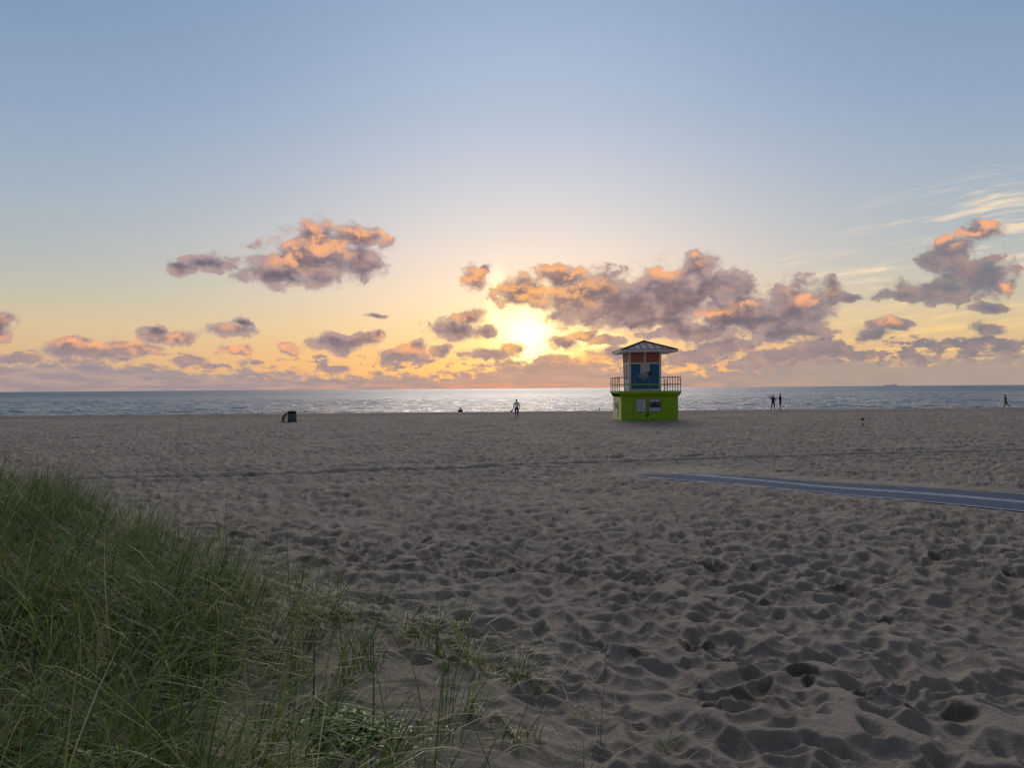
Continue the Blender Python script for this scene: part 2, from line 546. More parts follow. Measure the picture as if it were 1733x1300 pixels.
def mat_uv(x, y):
    ca, sa = math.cos(MAT_A), math.sin(MAT_A)
    dx, dy = x - MAT_O.x, y - MAT_O.y
    return dx * ca + dy * sa, -dx * sa + dy * ca


def broad_h(x, y):
    x, y = np.asarray(x, float), np.asarray(y, float)
    h = (fbm(x * 0.11, y * 0.11, 3, 3) - 0.5) * 0.16 * sstep(y, 60, 25) + (fbm(x * 0.3, y * 0.3, 2, 9) - 0.5) * 0.07
    s = dune_in(x, y)
    h = h + 0.72 * sstep(s, -1.2, 4.5) + 0.30 * sstep(x, -3.5, -8) * sstep(s, -0.3, 2.5) + (fbm(x * 0.7, y * 0.7, 3, 5) - 0.5) * 0.34 * sstep(s, -0.4, 1.6)
    yc = np.interp(x, CREST_X, CREST_Y) + (fbm(x * 0.22, x * 0 + 3, 3, 21) - 0.5) * 1.6
    e = y - yc
    h = h + 0.05 * np.exp(-((e + 1.5) / 2.5) ** 2) + np.where(e > 0, -0.12 * e, 0) - 0.10 * sstep(e, -0.3, 0.8)
    return h


def make_tile(T, N, npits, seed, amin, amax, dep):
    """overlapping footprints: bowls that meet in thin crests"""
    r = np.random.default_rng(seed)
    cs = T / N
    h = np.full((N, N), 0.012); fr = np.zeros((N, N))
    for k in range(npits):
        cx, cy = r.random() * N, r.random() * N
        a = r.uniform(amin, amax) * (1.35 if r.random() < 0.06 else 1.0); b = a * r.uniform(0.6, 1.0)
        th = math.pi / 2 + r.normal(0, 0.8)
        dp = r.uniform(*dep) * (a / amax) ** 0.5
        R_ = int(1.45 * a / cs) + 1
        i0, j0 = int(cx), int(cy)
        ii, jj = np.arange(i0 - R_, i0 + R_ + 1), np.arange(j0 - R_, j0 + R_ + 1)
        X, Y = np.meshgrid((ii - cx) * cs, (jj - cy) * cs, indexing='ij')
        u, v = X * math.cos(th) + Y * math.sin(th), -X * math.sin(th) + Y * math.cos(th)
        an = np.arctan2(v, u)
        rr = np.sqrt((u / a) ** 2 + (v / b) ** 2) * (1 + 0.10 * np.sin(2 * an + r.random() * 6) + 0.05 * np.sin(5 * an + r.random() * 6))
        idx = np.ix_(ii % N, jj % N)
        old = h[idx]
        bowl = -dp + dp * 1.12 * rr ** 2
        new = np.minimum(old, bowl)
        h[idx] = new
        if r.random() < 0.10:
            fr[idx] = np.maximum(fr[idx], sstep(old - bowl, 0.0, 0.02))
        else:
            fr[idx] = fr[idx] * (1 - sstep(old - bowl, 0.0, 0.02))
    k2 = h
    h = (k2 * 8 + np.roll(k2, 1, 0) + np.roll(k2, -1, 0) + np.roll(k2, 1, 1) + np.roll(k2, -1, 1)) / 12
    return h - h.mean(), fr


def samp(tile, T, x, y):
    N = tile.shape[0]
    u, v = x / T * N, y / T * N
    i, j = np.floor(u).astype(int), np.floor(v).astype(int)
    fu, fv = u - i, v - j
    i0, i1, j0, j1 = i % N, (i + 1) % N, j % N, (j + 1) % N
    return (tile[i0, j0] * (1 - fu) + tile[i1, j0] * fu) * (1 - fv) + (tile[i0, j1] * (1 - fu) + tile[i1, j1] * fu) * fv


TA, FA = make_tile(24.0, 1400, 17000, 1, 0.10, 0.215, (0.035, 0.085))
TB, FB = make_tile(17.3, 1010, 7600, 2, 0.11, 0.235, (0.035, 0.09))


def tracks(x, y):
    """two wheel ruts crossing the sand"""
    out = np.zeros(np.broadcast(x, y).shape)
    for off, dp in ((0.0, 0.19), (2.2, 0.07)):
        yl = 27.3 + off + 0.245 * x + 0.35 * np.sin(x * 0.21 + off) + 0.12 * np.sin(x * 0.9)
        d = (y - yl)
        out += -dp * np.exp(-(d / 0.30) ** 2) + dp * 0.5 * np.exp(-((np.abs(d) - 0.65) / 0.25) ** 2)
    return out


def sand_detail(x, y):
    x0, y0 = x, y
    x = x + (fbm(x0 * 1.3, y0 * 1.3, 2, 51) - 0.5) * 0.35
    y = y + (fbm(x0 * 1.3, y0 * 1.3, 2, 53) - 0.5) * 0.35
    xr, yr = x * 0.92 + y * 0.39, -x * 0.39 + y * 0.92
    k = sstep(fbm(x * 0.18, y * 0.18, 3, 12), 0.4, 0.6)
    ha, fa = samp(TA, 24.0, x, y), samp(FA, 24.0, x, y)
    hb, fb = samp(TB, 17.3, xr, yr), samp(FB, 17.3, xr, yr)
    h = ha * (1 - k) + hb * k
    fr = fa * (1 - k) + fb * k
    rid = 1 - np.abs(2 * fbm(x * 1.5, y * 0.55, 3, 31) - 1) * 1.6
    h = h * 1.75 + 0.03 * (rid - 0.5) + 0.030 * (fbm(x * 3.1, y * 2.2, 3, 77, 0.6) - 0.5)
    fr = fr * sstep(fbm(x * 0.5, y * 0.5, 3, 44), 0.45, 0.6)
    lump = fbm(x * 13, y * 13, 3, 8, 0.65) - 0.5
    h = h + lump * (0.017 + 0.05 * fr)
    x, y = x0, y0
    s = dune_in(x, y)
    amp = 1 - 0.7 * sstep(s, 0.2, 1.8)
    amp = amp * np.interp(y, [0, 14, 32, 60, 84, 91], [1.0, 1.0, 1.0, 1.0, 0.85, 0.3])
    tr = tracks(x, y)
    dl = np.abs(y - (27.3 + 0.245 * x + 0.35 * np.sin(x * 0.21) + 0.12 * np.sin(x * 0.9)))
    h = h * amp * (1 - 0.75 * np.exp(-(dl / 1.0) ** 2)) + tr
    u, w = mat_uv(x, y)
    vis = np.interp(u, [0, 1.0, 3, 8, 15], [0.9, 1.6, 2.3, 2.95, 3.2]) + (fbm(x * 0.9, y * 0.9, 3, 61) - 0.5) * 0.7
    inside = sstep(w, -0.35, 0.12) * sstep(w, vis + 0.1, vis - 0.25) * sstep(u, -0.3, 0.4) * sstep(u, MAT_L + 0.3, MAT_L - 0.2)
    zone = sstep(w, -0.8, 0) * sstep(w, MAT_W + 1.2, MAT_W + 0.3) * sstep(u, -1.5, 0)
    h = h * (1 - 0.75 * zone) + 0.035 * zone
    h = h * (1 - inside) - 0.018 * inside
    return h, fr


def ground_z(x, y):
    x, y = np.atleast_1d(np.asarray(x, float)), np.atleast_1d(np.asarray(y, float))
    return broad_h(x, y) + sand_detail(x, y)[0]


def gz(x, y):
    return float(ground_z(x, y)[0])


def bz(x, y):
    return float(broad_h(np.array([x]), np.array([y]))[0])


# ------------------------------------------------------------------ sand
def grid_mesh(name, X, Y, Z):
    nr, nc = X.shape
    me = bpy.data.meshes.new(name)
    co = np.stack([X, Y, Z], -1).reshape(-1, 3).astype(np.float32)
    i = np.arange(nr * nc).reshape(nr, nc)
    q = np.stack([i[:-1, :-1], i[:-1, 1:], i[1:, 1:], i[1:, :-1]], -1).reshape(-1, 4)
    me.vertices.add(len(co)); me.loops.add(q.size); me.polygons.add(len(q))
    me.vertices.foreach_set('co', co.ravel())
    me.loops.foreach_set('vertex_index', q.ravel().astype(np.int32))
    me.polygons.foreach_set('loop_start', np.arange(0, q.size, 4, dtype=np.int32))
    me.polygons.foreach_set('use_smooth', np.ones(len(q), bool))
    me.update(calc_edges=True)
    return me


def attr(me, name, val):
    a = me.attributes.new(name, 'FLOAT', 'POINT')
    a.data.foreach_set('value', np.asarray(val, np.float32).ravel())


def build_sand():
    ys, y = [-40, -15, -5, 0, 1.5, 2.4], 3.0
    while y < 97:
        ys.append(y)
        y += min(max(y * y / (2.8 * 769) * 0.8, 0.02), 0.13)
    while y < 135:
        ys.append(y)
        y += 1.5
    ys = np.array(ys)
    t = np.concatenate([[-9, -5, -3, -2, -1.4], np.linspace(-0.95, -0.74, 40)[:-1], np.linspace(-0.74, 0.74, 1060), np.linspace(0.74, 0.95, 40)[1:], [1.4, 2, 3, 5, 9]])
    X = t[None, :] * (np.maximum(ys, 1.0)[:, None] + 4.0)
    Y = np.repeat(ys[:, None], len(t), 1)
    d, fr = sand_detail(X, Y)
    yc = np.interp(X, CREST_X, CREST_Y)
    Z = broad_h(X, Y) + d
    me = grid_mesh('beach', X, Y, Z)
    attr(me, 'fresh', fr)
    damp_and_rut_shade = sstep(Y - yc + (fbm(X * 0.05, Y * 0.4, 3, 71) - 0.5) * 8, -13.5, -9) * 0.6 + sstep(Y - yc, -2.2, 0.3) * 0.6
    damp_and_rut_shade = damp_and_rut_shade + 1.0 * np.clip(-tracks(X, Y) / 0.1, 0, 1)  # shade in the wheel ruts, painted as darker sand
    attr(me, 'damp_and_rut_shade', np.clip(damp_and_rut_shade, 0, 1))
    m = bpy.data.materials.new('sand')
    m.use_nodes = True
    t = m.node_tree; nt = NT(t)
    b = t.nodes['Principled BSDF']
    tc = t.nodes.new('ShaderNodeTexCoord').outputs['Object']
    fa = t.nodes.new('ShaderNodeAttribute'); fa.attribute_name = 'fresh'
    da = t.nodes.new('ShaderNodeAttribute'); da.attribute_name = 'damp_and_rut_shade'
    n1 = nt.noise(tc, 0.35, 4, 0.6, '3D')
    n2 = nt.noise(tc, 9.0, 5, 0.65, '3D')
    n3 = nt.noise(tc, 170.0, 2, 0.6, '3D')
    c = nt.mix(nt.step(n1, 0.35, 0.65), SAND_A, SAND_B)
    c = nt.mix(nt.m('MULTIPLY', nt.step(n2, 0.45, 0.75), 0.35), c, SAND_C)
    c = nt.mix(nt.m('MULTIPLY', nt.step(n3, 0.46, 0.70), 0.42), c, (0.09, 0.072, 0.055, 1))
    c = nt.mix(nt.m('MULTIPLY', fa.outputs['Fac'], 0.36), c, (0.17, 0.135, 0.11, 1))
    c = nt.mix(nt.m('MULTIPLY', da.outputs['Fac'], 0.65), c, (0.13, 0.105, 0.083, 1))  # one dark brown for damp shore sand and the painted rut shade
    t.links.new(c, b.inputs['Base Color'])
    b.inputs['Roughness'].default_value = 0.9
    b.inputs['Specular IOR Level'].default_value = 0.25
    bh = nt.m('ADD', nt.m('MULTIPLY', nt.noise(tc, 28.0, 5, 0.65, '3D'), 1.0), nt.m('MULTIPLY', n3, 0.3))
    bh = nt.m('MULTIPLY', bh, nt.m('ADD', 0.55, nt.m('MULTIPLY', fa.outputs['Fac'], 1.5)))
    bn = t.nodes.new('ShaderNodeBump')
    bn.inputs['Strength'].default_value = 1.0
    bn.inputs['Distance'].default_value = 0.065
    nt.put(bn.inputs['Height'], bh)
    t.links.new(bn.outputs[0], b.inputs['Normal'])
    o = link_mesh('beach', me, m)
    tag(o, 'trampled pale brown sand beach', None, None, 'structure')


SAND_A, SAND_B, SAND_C = (0.290, 0.250, 0.208, 1), (0.345, 0.302, 0.254, 1), (0.52, 0.465, 0.40, 1)
build_sand()


# ------------------------------------------------------------------ sea
def build_sea():
    zs = -0.75
    ys, y = [], 86.0
    while y < 420:
        ys.append(y)
        y += 0.45 + (y - 86) * 0.003
    while y < 40000:
        ys.append(y)
        y *= 1.06
    ys = np.array(ys)
    t = np.concatenate([[-8, -4, -2, -1.2], np.linspace(-0.8, 0.8, 460), [1.2, 2, 4, 8]])
    X = t[None, :] * ys[:, None]
    Y = np.repeat(ys[:, None], len(t), 1)
    h = np.zeros_like(X)
    r = np.random.default_rng(4)
    for k in range(26):
        lam = r.uniform(1.6, 7)
        th = r.normal(-math.pi / 2 + 0.25, 0.5)
        amp = 0.010 * lam ** 0.9
        ph = r.random() * 6.28
        kx, ky = math.cos(th) * 6.283 / lam, math.sin(th) * 6.283 / lam
        w = kx * X + ky * Y + ph + 1.6 * vnoise(X * 0.05, Y * 0.07, k)
        h += amp * (0.5 - np.abs(np.sin(w / 2))) * 1.3 * sstep(np.full_like(Y, lam), 0.4 * 0, 0.4)
    fade = sstep(Y, 420, 260)
    h *= fade
    me = grid_mesh('sea', X, Y, zs + h)
    m = bpy.data.materials.new('sea_water')
    m.use_nodes = True
    tr = m.node_tree; nt = NT(tr)
    b = tr.nodes['Principled BSDF']
    tc = tr.nodes.new('ShaderNodeTexCoord').outputs['Object']
    b.inputs['Base Color'].default_value = (0.055, 0.12, 0.19, 1)
    nt.put(b.inputs['Roughness'], nt.step(nt.sep(tc)[1], 110, 700, True, 0.2, 0.42))
    b.inputs['IOR'].default_value = 1.33
    p1 = nt.v('MULTIPLY', tc, (0.22, 0.75, 1))
    p2 = nt.v('MULTIPLY', tc, (0.045, 0.085, 1))
    p3 = nt.v('MULTIPLY', tc, (0.009, 0.011, 1))
    hh = nt.m('ADD', nt.m('MULTIPLY', nt.noise(p1, 1.0, 5, 0.6, '2D', 0.6), 0.55), nt.m('MULTIPLY', nt.noise(p2, 1.0, 5, 0.62, '2D', 0.3), 1.5))
    hh = nt.m('ADD', hh, nt.m('MULTIPLY', nt.noise(p3, 1.0, 5, 0.62, '2D', 0.2), 6.0))
    bn = tr.nodes.new('ShaderNodeBump')
    bn.inputs['Strength'].default_value = 0.9
    bn.inputs['Distance'].default_value = 1.5
    nt.put(bn.inputs['Height'], hh)
    tr.links.new(bn.outputs[0], b.inputs['Normal'])
    o = link_mesh('sea', me, m)
    tag(o, 'calm slate blue sea with small ripples', None, None, 'structure')
    # low land on the horizon
    me = bpy.data.meshes.new('islet')
    bm = bmesh.new()
    D = 9500.0
    n, q = 60, 12
    prof = lambda u: (0.10 + 0.62 * math.exp(-((u - 0.27) / 0.17) ** 2) + 0.98 * math.exp(-((u - 0.71) / 0.12) ** 2) + 0.35 * math.exp(-((u - 0.5) / 0.3) ** 2)) * min(1, 6 * u, 6 * (1 - u))
    rows = []
    for i in range(n + 1):
        u = i / n
        row = []
        for j in range(q + 1):
            w = j / q * 2 - 1
            hz = prof(u) * (1 - w * w) * 19 * (1 + 0.12 * math.sin(u * 31 + j))
            row.append(bm.verts.new(((u - 0.5) * 200, w * 90, hz - 2)))
        rows.append(row)
    for i in range(n):
        for j in range(q):
            bm.faces.new((rows[i][j], rows[i + 1][j], rows[i + 1][j + 1], rows[i][j + 1]))
    bm.to_mesh(me); bm.free()
    o = link_mesh('islet', me, material('distant_land', (0.55, 0.50, 0.50), 1.0, 0, 0.1, 0.02, spec=0.0), None, True)
    o.location = (D * (1507 - 866.5) / F_PX, D, zs)
    tag(o, 'low grey hump of land lying far out on the sea horizon', 'island')


build_sea()

#@@REST2


# ------------------------------------------------------------------ paints
M = {
    'lime': material('lime_paint', (0.27, 0.49, 0.012), 0.6, 0, 0.12, 2.0, 0.1),
    'lime_sunlit': material('sunlit_lime_paint', (0.84, 0.84, 0.18), 0.55, 0, 0.08, 3.0, 0.1),  # same lime, with the sunset light on the side wall put into the colour
    'white': material('white_paint', (0.72, 0.72, 0.70), 0.5, 0, 0.05, 4.0),
    'blue': material('blue_paint', (0.008, 0.15, 0.32), 0.5, 0, 0.10, 3.0, 0.1),
    'orange': material('orange_paint', (0.66, 0.11, 0.010), 0.6, 0, 0.15, 4.0),
    'dark_metal': material('dark_metal', (0.06, 0.06, 0.06), 0.6, 0.0, 0.15, 8.0),
    'steel': material('galvanised_steel', (0.17, 0.19, 0.17), 0.7, 0.0, 0.1, 9.0),
    'roof': material('navy_roof_metal', (0.05, 0.078, 0.14), 0.6, 0.0, 0.12, 1.5, spec=0.06),
    'seam': material('black_roof_seam', (0.012, 0.015, 0.022), 0.8, 0.0, 0.1, spec=0.1),
    'deck': material('deck_boards', (0.25, 0.24, 0.20), 0.8, 0, 0.2, 6.0),
    'board': material('sign_board', (0.62, 0.64, 0.66), 0.45, 0, 0.04, 8.0),
    'ink': material('sign_ink', (0.02, 0.02, 0.03), 0.6),
    'grey_ink': material('grey_sign_ink', (0.16, 0.17, 0.24), 0.6),
    'silver': material('silver_blue_paint', (0.20, 0.34, 0.43), 0.4, 0, 0.2, 5.0),
    'black': material('black_plastic', (0.012, 0.013, 0.013), 0.45, 0, 0.2, 7.0),
    'barrel': material('dark_barrel', (0.075, 0.085, 0.08), 0.7, 0, 0.2, 4.0, 0.1),
    'bag': material('black_bag_film', (0.008, 0.008, 0.01), 0.75, 0, 0.2, 9.0, 0.3, 14, 0.15),
    'maroon': material('maroon_cloth', (0.19, 0.025, 0.05), 0.8, 0, 0.25, 9.0, 0.3, 20),
    'pale_strap': material('pale_grey_strap', (0.34, 0.29, 0.30), 0.7),
    'glass': material('dark_window_glass', (0.05, 0.06, 0.075), 0.35, 0, 0.05),
    'skin': material('skin', (0.30, 0.17, 0.11), 0.55, 0, 0.06),
    'skin_dark': material('tanned_skin', (0.13, 0.07, 0.045), 0.55, 0, 0.06),
    'hair': material('dark_hair', (0.012, 0.010, 0.010), 0.5),
    'grey_shirt': material('pale_grey_cloth', (0.86, 0.88, 0.93), 0.85, 0, 0.1, 12),
    'dark_cloth': material('black_cloth', (0.014, 0.013, 0.018), 0.9, 0, 0.2, 12),
    'navy_cloth': material('navy_cloth', (0.025, 0.032, 0.065), 0.9, 0, 0.2, 12),
    'charcoal': material('charcoal_cloth', (0.03, 0.03, 0.034), 0.9, 0, 0.2, 12),
}


# ------------------------------------------------------------------ lifeguard tower
def build_tower():
    ox, oy = 11.47, 66.7
    root = empty('lifeguard_tower', (ox, oy, bz(ox, oy) - 0.02))
    tag(root, 'lime green and blue lifeguard tower with a hipped metal roof standing on the sand', 'lifeguard tower')
    hw, hd, zt = 2.36, 2.5, 2.02            # half width, half depth, height of the walls
    nb = 11
    bh = zt / nb
    # clapboard on the three faces in plain lime
    wall = MB()
    wall.box(-hw + 0.03, hw - 0.03, -hd + 0.03, hd - 0.03, -0.15, zt)
    for k in range(nb):
        z0, z1 = k * bh, (k + 1) * bh
        for (x0, x1) in ((-hw, -1.36), (0.98, hw)):
            wall.add([(x0, -hd - 0.05, z0), (x1, -hd - 0.05, z0), (x1, -hd + 0.012, z1 - 0.028), (x0, -hd + 0.012, z1 - 0.028),
                      (x0, -hd + 0.03, z0), (x1, -hd + 0.03, z0), (x1, -hd + 0.03, z1 - 0.028), (x0, -hd + 0.03, z1 - 0.028)],
                     [(0, 1, 2, 3), (0, 4, 5, 1), (2, 6, 7, 3), (1, 5, 6, 2), (0, 3, 7, 4)])
        for s in (1,):
            wall.add([(s * (hw + 0.035), -hd, z0), (s * (hw + 0.035), hd, z0), (s * (hw + 0.008), hd, z1 - 0.012), (s * (hw + 0.008), -hd, z1 - 0.012),
                      (s * (hw - 0.03), -hd, z0), (s * (hw - 0.03), hd, z0), (s * (hw - 0.03), hd, z1 - 0.012), (s * (hw - 0.03), -hd, z1 - 0.012)],
                     [(0, 1, 2, 3), (0, 4, 5, 1), (2, 6, 7, 3), (1, 5, 6, 2), (0, 3, 7, 4)])
        wall.add([(-hw, hd + 0.035, z0), (hw, hd + 0.035, z0), (hw, hd + 0.008, z1 - 0.012), (-hw, hd + 0.008, z1 - 0.012),
                  (-hw, hd - 0.03, z0), (hw, hd - 0.03, z0), (hw, hd - 0.03, z1 - 0.012), (-hw, hd - 0.03, z1 - 0.012)],
                 [(0, 1, 2, 3), (0, 4, 5, 1), (2, 6, 7, 3), (1, 5, 6, 2), (0, 3, 7, 4)])
    wall.box(-1.34, 0.96, -hd - 0.012, -hd + 0.02, 1.93, zt)      # head over the doors
    wall.box(-1.34, 0.96, -hd - 0.012, -hd + 0.02, -0.05, 0.10)
    wall.build('base_wall', M['lime'], root)
    left = MB()
    for k in range(nb):
        z0, z1 = k * bh, (k + 1) * bh
        s = -1
        left.add([(s * (hw + 0.035), -hd + 0.06, z0), (s * (hw + 0.035), hd, z0), (s * (hw + 0.008), hd, z1 - 0.012), (s * (hw + 0.008), -hd + 0.06, z1 - 0.012),
                  (s * (hw - 0.03), -hd + 0.06, z0), (s * (hw - 0.03), hd, z0), (s * (hw - 0.03), hd, z1 - 0.012), (s * (hw - 0.03), -hd + 0.06, z1 - 0.012)],
                 [(0, 1, 2, 3), (0, 4, 5, 1), (2, 6, 7, 3), (1, 5, 6, 2), (0, 3, 7, 4)])
    left.box(-hw - 0.045, -hw + 0.02, -hd - 0.002, -hd + 0.058, 0, zt)
    tag(left.build('side_wall', M['lime_sunlit'], root), 'lime clapboard side wall coloured pale yellow green for the sunset light on it')
    pan = MB().box(-hw - 0.07, -hw - 0.036, -0.95, 0.95, 0.30, 1.72)
    po = pan.build('side_panel', M['board'], root)
    MB().box(-hw - 0.074, -hw - 0.0705, -0.78, 0.78, 1.02, 1.50).build('lettering', M['grey_ink'], po)
    # double door
    for (x0, x1, hx) in ((-1.335, -0.195, -0.27), (-0.175, 0.955, -0.12)):
        d = MB()
        d.box(x0, x1, -hd - 0.02, -hd + 0.02, 0.11, 1.92)
        for k in range(1, nb):
            z0, z1 = max(k * bh, 0.12), min((k + 1) * bh, 1.91)
            if z1 - z0 > 0.04 and x0 < x1:
                d.add([(x0, -hd - 0.05, z0), (x1, -hd - 0.05, z0), (x1, -hd - 0.021, z1 - 0.028), (x0, -hd - 0.021, z1 - 0.028),
                       (x0, -hd - 0.018, z0), (x1, -hd - 0.018, z0), (x1, -hd - 0.018, z1 - 0.028), (x0, -hd - 0.018, z1 - 0.028)],
                      [(0, 1, 2, 3), (0, 4, 5, 1), (2, 6, 7, 3), (1, 5, 6, 2), (0, 3, 7, 4)])
        do = d.build('door', M['lime'], root)
        hb_ = MB().box(hx - 0.035, hx + 0.035, -hd - 0.085, -hd - 0.05, 0.40, 0.66)
        hb_.build('handle', M['dark_metal'], do)
    # two notice boards on the doors
    def sign(x0, x1, z0, z1):
        yb = -hd - 0.052
        so = MB().box(x0, x1, yb - 0.03, yb, z0, z1).build('notice_board', M['board'], root)
        MB().box(x0 - 0.05, x0 - 0.002, yb - 0.04, yb, z0 - 0.05, z1 + 0.05).box(x1 + 0.002, x1 + 0.05, yb - 0.04, yb, z0 - 0.05, z1 + 0.05) \
            .box(x0 - 0.002, x1 + 0.002, yb - 0.04, yb, z1 + 0.002, z1 + 0.05).box(x0 - 0.002, x1 + 0.002, yb - 0.04, yb, z0 - 0.05, z0 - 0.002).build('frame', M['steel'], so)
        return so, yb - 0.0305
    so, yf = sign(-1.10, -0.36, 0.82, 1.80)
    t = MB().box(-1.02, -0.44, yf - 0.003, yf, 1.66, 1.70)
    t.build('heading', M['ink'], so)
    t = MB()
    rr = random.Random(5)
    z = 1.58
    while z > 0.90:
        t.box(-1.02, -0.44 - rr.choice((0, 0.05, 0.12)), yf - 0.003, yf, z - 0.022, z)
        z -= 0.056
    t.build('lettering', M['grey_ink'], so)
    so, yf = sign(-0.02, 0.86, 0.82, 1.80)
    MB().box(-0.005, 0.845, yf - 0.003, yf, 1.15, 1.60).build('black_panel', M['ink'], so)
    for cx in (0.12, 0.72):
        MB().add([(cx + 0.055 * math.cos(a * math.pi / 8), yf - 0.003, 1.705 + 0.055 * math.sin(a * math.pi / 8)) for a in range(16)]
              + [(cx + 0.055 * math.cos(a * math.pi / 8), yf, 1.705 + 0.055 * math.sin(a * math.pi / 8)) for a in range(16)],
              [tuple(range(16)), tuple(range(31, 15, -1))] + [(a, (a + 1) % 16, 16 + (a + 1) % 16, 16 + a) for a in range(16)]).build('roundel', M['ink'], so)
    t = MB().box(0.30, 0.54, yf - 0.003, yf, 1.70, 1.725).box(0.33, 0.51, yf - 0.003, yf, 1.665, 1.685)
    t.box(0.06, 0.30, yf - 0.003, yf, 1.085, 1.12).box(0.40, 0.80, yf - 0.003, yf, 1.085, 1.12)
    for k in range(4):
        t.box(0.06, 0.28, yf - 0.003, yf, 0.87 + k * 0.05, 0.885 + k * 0.05).box(0.36, 0.78, yf - 0.003, yf, 0.87 + k * 0.05, 0.885 + k * 0.05)
    t.build('lettering', M['grey_ink'], so)
    for (xa, xb, zc) in ((0.06, 0.24, 1.46), (0.56, 0.74, 1.47)):
        MB().box(xa, xb, yf - 0.006, yf - 0.0032, 1.42, zc).build('pale_mark', M['board'], so)
    # flared skirt, deck, brackets
    dx0, dx1, dy0, dy1 = -2.60, 2.60, -2.80, 2.75
    z0, z1, z2 = zt, 2.34, 2.50
    sk = MB()
    inn = [(-hw, -hd), (hw, -hd), (hw, hd), (-hw, hd)]
    out = [(dx0, dy0), (dx1, dy0), (dx1, dy1), (dx0, dy1)]
    vs = [(x, y, z0) for x, y in inn] + [(x, y, z1) for x, y in out] + [(x, y, z2) for x, y in out]
    sk.add(vs, [(0, 1, 5, 4), (1, 2, 6, 5), (2, 3, 7, 6), (4, 5, 9, 8), (5, 6, 10, 9), (6, 7, 11, 10), (7, 4, 8, 11)])
    for k in range(2):
        zz = z1 - 0.10 - 0.1 * k
        f = (zz - z0) / (z1 - z0)
        yy = -hd + (dy0 + hd) * f
        sk.box(-hw - 0.2 * f, hw + 0.2 * f, yy - 0.018, yy + 0.02, zz - 0.012, zz + 0.006)
    sk.build('skirt', M['lime'], root)
    dk = MB()
    n = 36
    for k in range(n):
        xa = dx0 + 0.006 + (dx1 - dx0 - 0.012) * k / n
        dk.box(xa, xa + (dx1 - dx0) / n - 0.012, dy0 + 0.006, dy1 - 0.006, 2.44, 2.515)
    dk.build('deck', M['deck'], root)
    for k in range(5):
        y = -2.1 + k * 1.05
        b = MB()
        b.beam((dx0 + 0.02, y, 2.40), (-hw - 0.04, y, 2.40), 0.09, 0.12)
        b.beam((dx0 + 0.05, y, 2.34), (-hw - 0.05, y, 2.06), 0.09, 0.10)
        b.build('bracket', M['dark_metal'], root)
    # railing
    rt, rm = 3.66, 3.07
    px_ = [dx0 + 0.05, -1.30, -0.07, 1.17, dx1 - 0.05]
    posts = [(x, dy0 + 0.05) for x in px_]
    posts += [(x, dy1 - 0.05) for x in px_]
    ny = 5
    for k in range(1, ny):
        y = dy0 + 0.05 + (dy1 - dy0 - 0.1) * k / ny
        posts += [(dx0 + 0.05, y), (dx1 - 0.05, y)]
    for x, y in posts:
        MB().box(x - 0.028, x + 0.028, y - 0.028, y + 0.028, 2.30 if abs(y) > 2.6 or abs(x) > 2.5 else 2.5, rt).build('railing_post', M['steel'], root)
    c = [(dx0 + 0.05, dy0 + 0.05), (dx1 - 0.05, dy0 + 0.05), (dx1 - 0.05, dy1 - 0.05), (dx0 + 0.05, dy1 - 0.05)]
    tr, mr = MB(), MB()
    for k in range(4):
        a, b = c[k], c[(k + 1) % 4]
        tr.beam((*a, rt + 0.02), (*b, rt + 0.02), 0.07, 0.04)
        off = 0.045
        mr.beam((a[0] * 1.012, a[1] * 1.012, rm), (b[0] * 1.012, b[1] * 1.012, rm), 0.03, 0.075)
    for sx in (-1, 1):
        tr.beam((sx * 2.55, dy0 + 0.62, rt - 0.06), (sx * 2.55, dy0 + 0.07, rm + 0.10), 0.03, 0.03)
    tr.build('top_rail', M['steel'], root)
    mr.build('middle_rail', M['lime'], root)
    # short ladder rails beside the cabin
    ld = MB()
    for x in (1.42, 1.66):
        ld.tube([(x, -1.6, 2.5), (x, -1.6, 3.45)], 0.03)
    for z in (2.72, 2.98, 3.24, 3.44):
        ld.tube([(1.36, -1.6, z), (1.72, -1.6, z)], 0.022)
    ld.build('ladder', M['dark_metal'], root)
    # cabin
    cx0, cx1, cy0, cy1, cz0, cz1 = -1.60, 1.14, -1.72, 0.98, 2.5, 5.86
    lean = 0.75
    cab = MB()
    i_ = 0.06
    cab.add([(cx0 + i_, cy0 + i_, cz0), (cx1 - i_, cy0 + i_, cz0), (cx1 - i_, cy1 - i_, cz0), (cx0 + i_, cy1 - i_, cz0),
             (cx0 + i_, cy0 + i_, cz1), (cx1 - i_, cy0 + i_, cz1), (cx1 - i_, cy1 - i_ + lean, cz1), (cx0 + i_, cy1 - i_ + lean, cz1)],
            [(0, 3, 2, 1), (4, 5, 6, 7), (0, 1, 5, 4), (1, 2, 6, 5), (2, 3, 7, 6), (3, 0, 4, 7)])
    cab.build('cabin_wall', M['white'], root)
    # front: blue clapboard below, pale shutter in its middle, louvres above
    bp = MB()
    zb0, zb1 = 2.69, 4.80
    n = 15
    for k in range(n):
        za, zc = zb0 + (zb1 - zb0) * k / n, zb0 + (zb1 - zb0) * (k + 1) / n
        segs = [(cx0 + 0.19, cx1 - 0.19)] if zc < 3.93 else [(cx0 + 0.19, -0.62), (0.18, cx1 - 0.19)]
        for xa, xb in segs:
            bp.add([(xa, cy0 + 0.02, za), (xb, cy0 + 0.02, za), (xb, cy0 + 0.045, zc - 0.01), (xa, cy0 + 0.045, zc - 0.01),
                    (xa, cy0 + 0.07, za), (xb, cy0 + 0.07, za), (xb, cy0 + 0.07, zc - 0.01), (xa, cy0 + 0.07, zc - 0.01)],
                   [(0, 1, 2, 3), (0, 4, 5, 1), (2, 6, 7, 3), (1, 5, 6, 2), (0, 3, 7, 4)])
    bp.build('blue_panel', M['blue'], root)
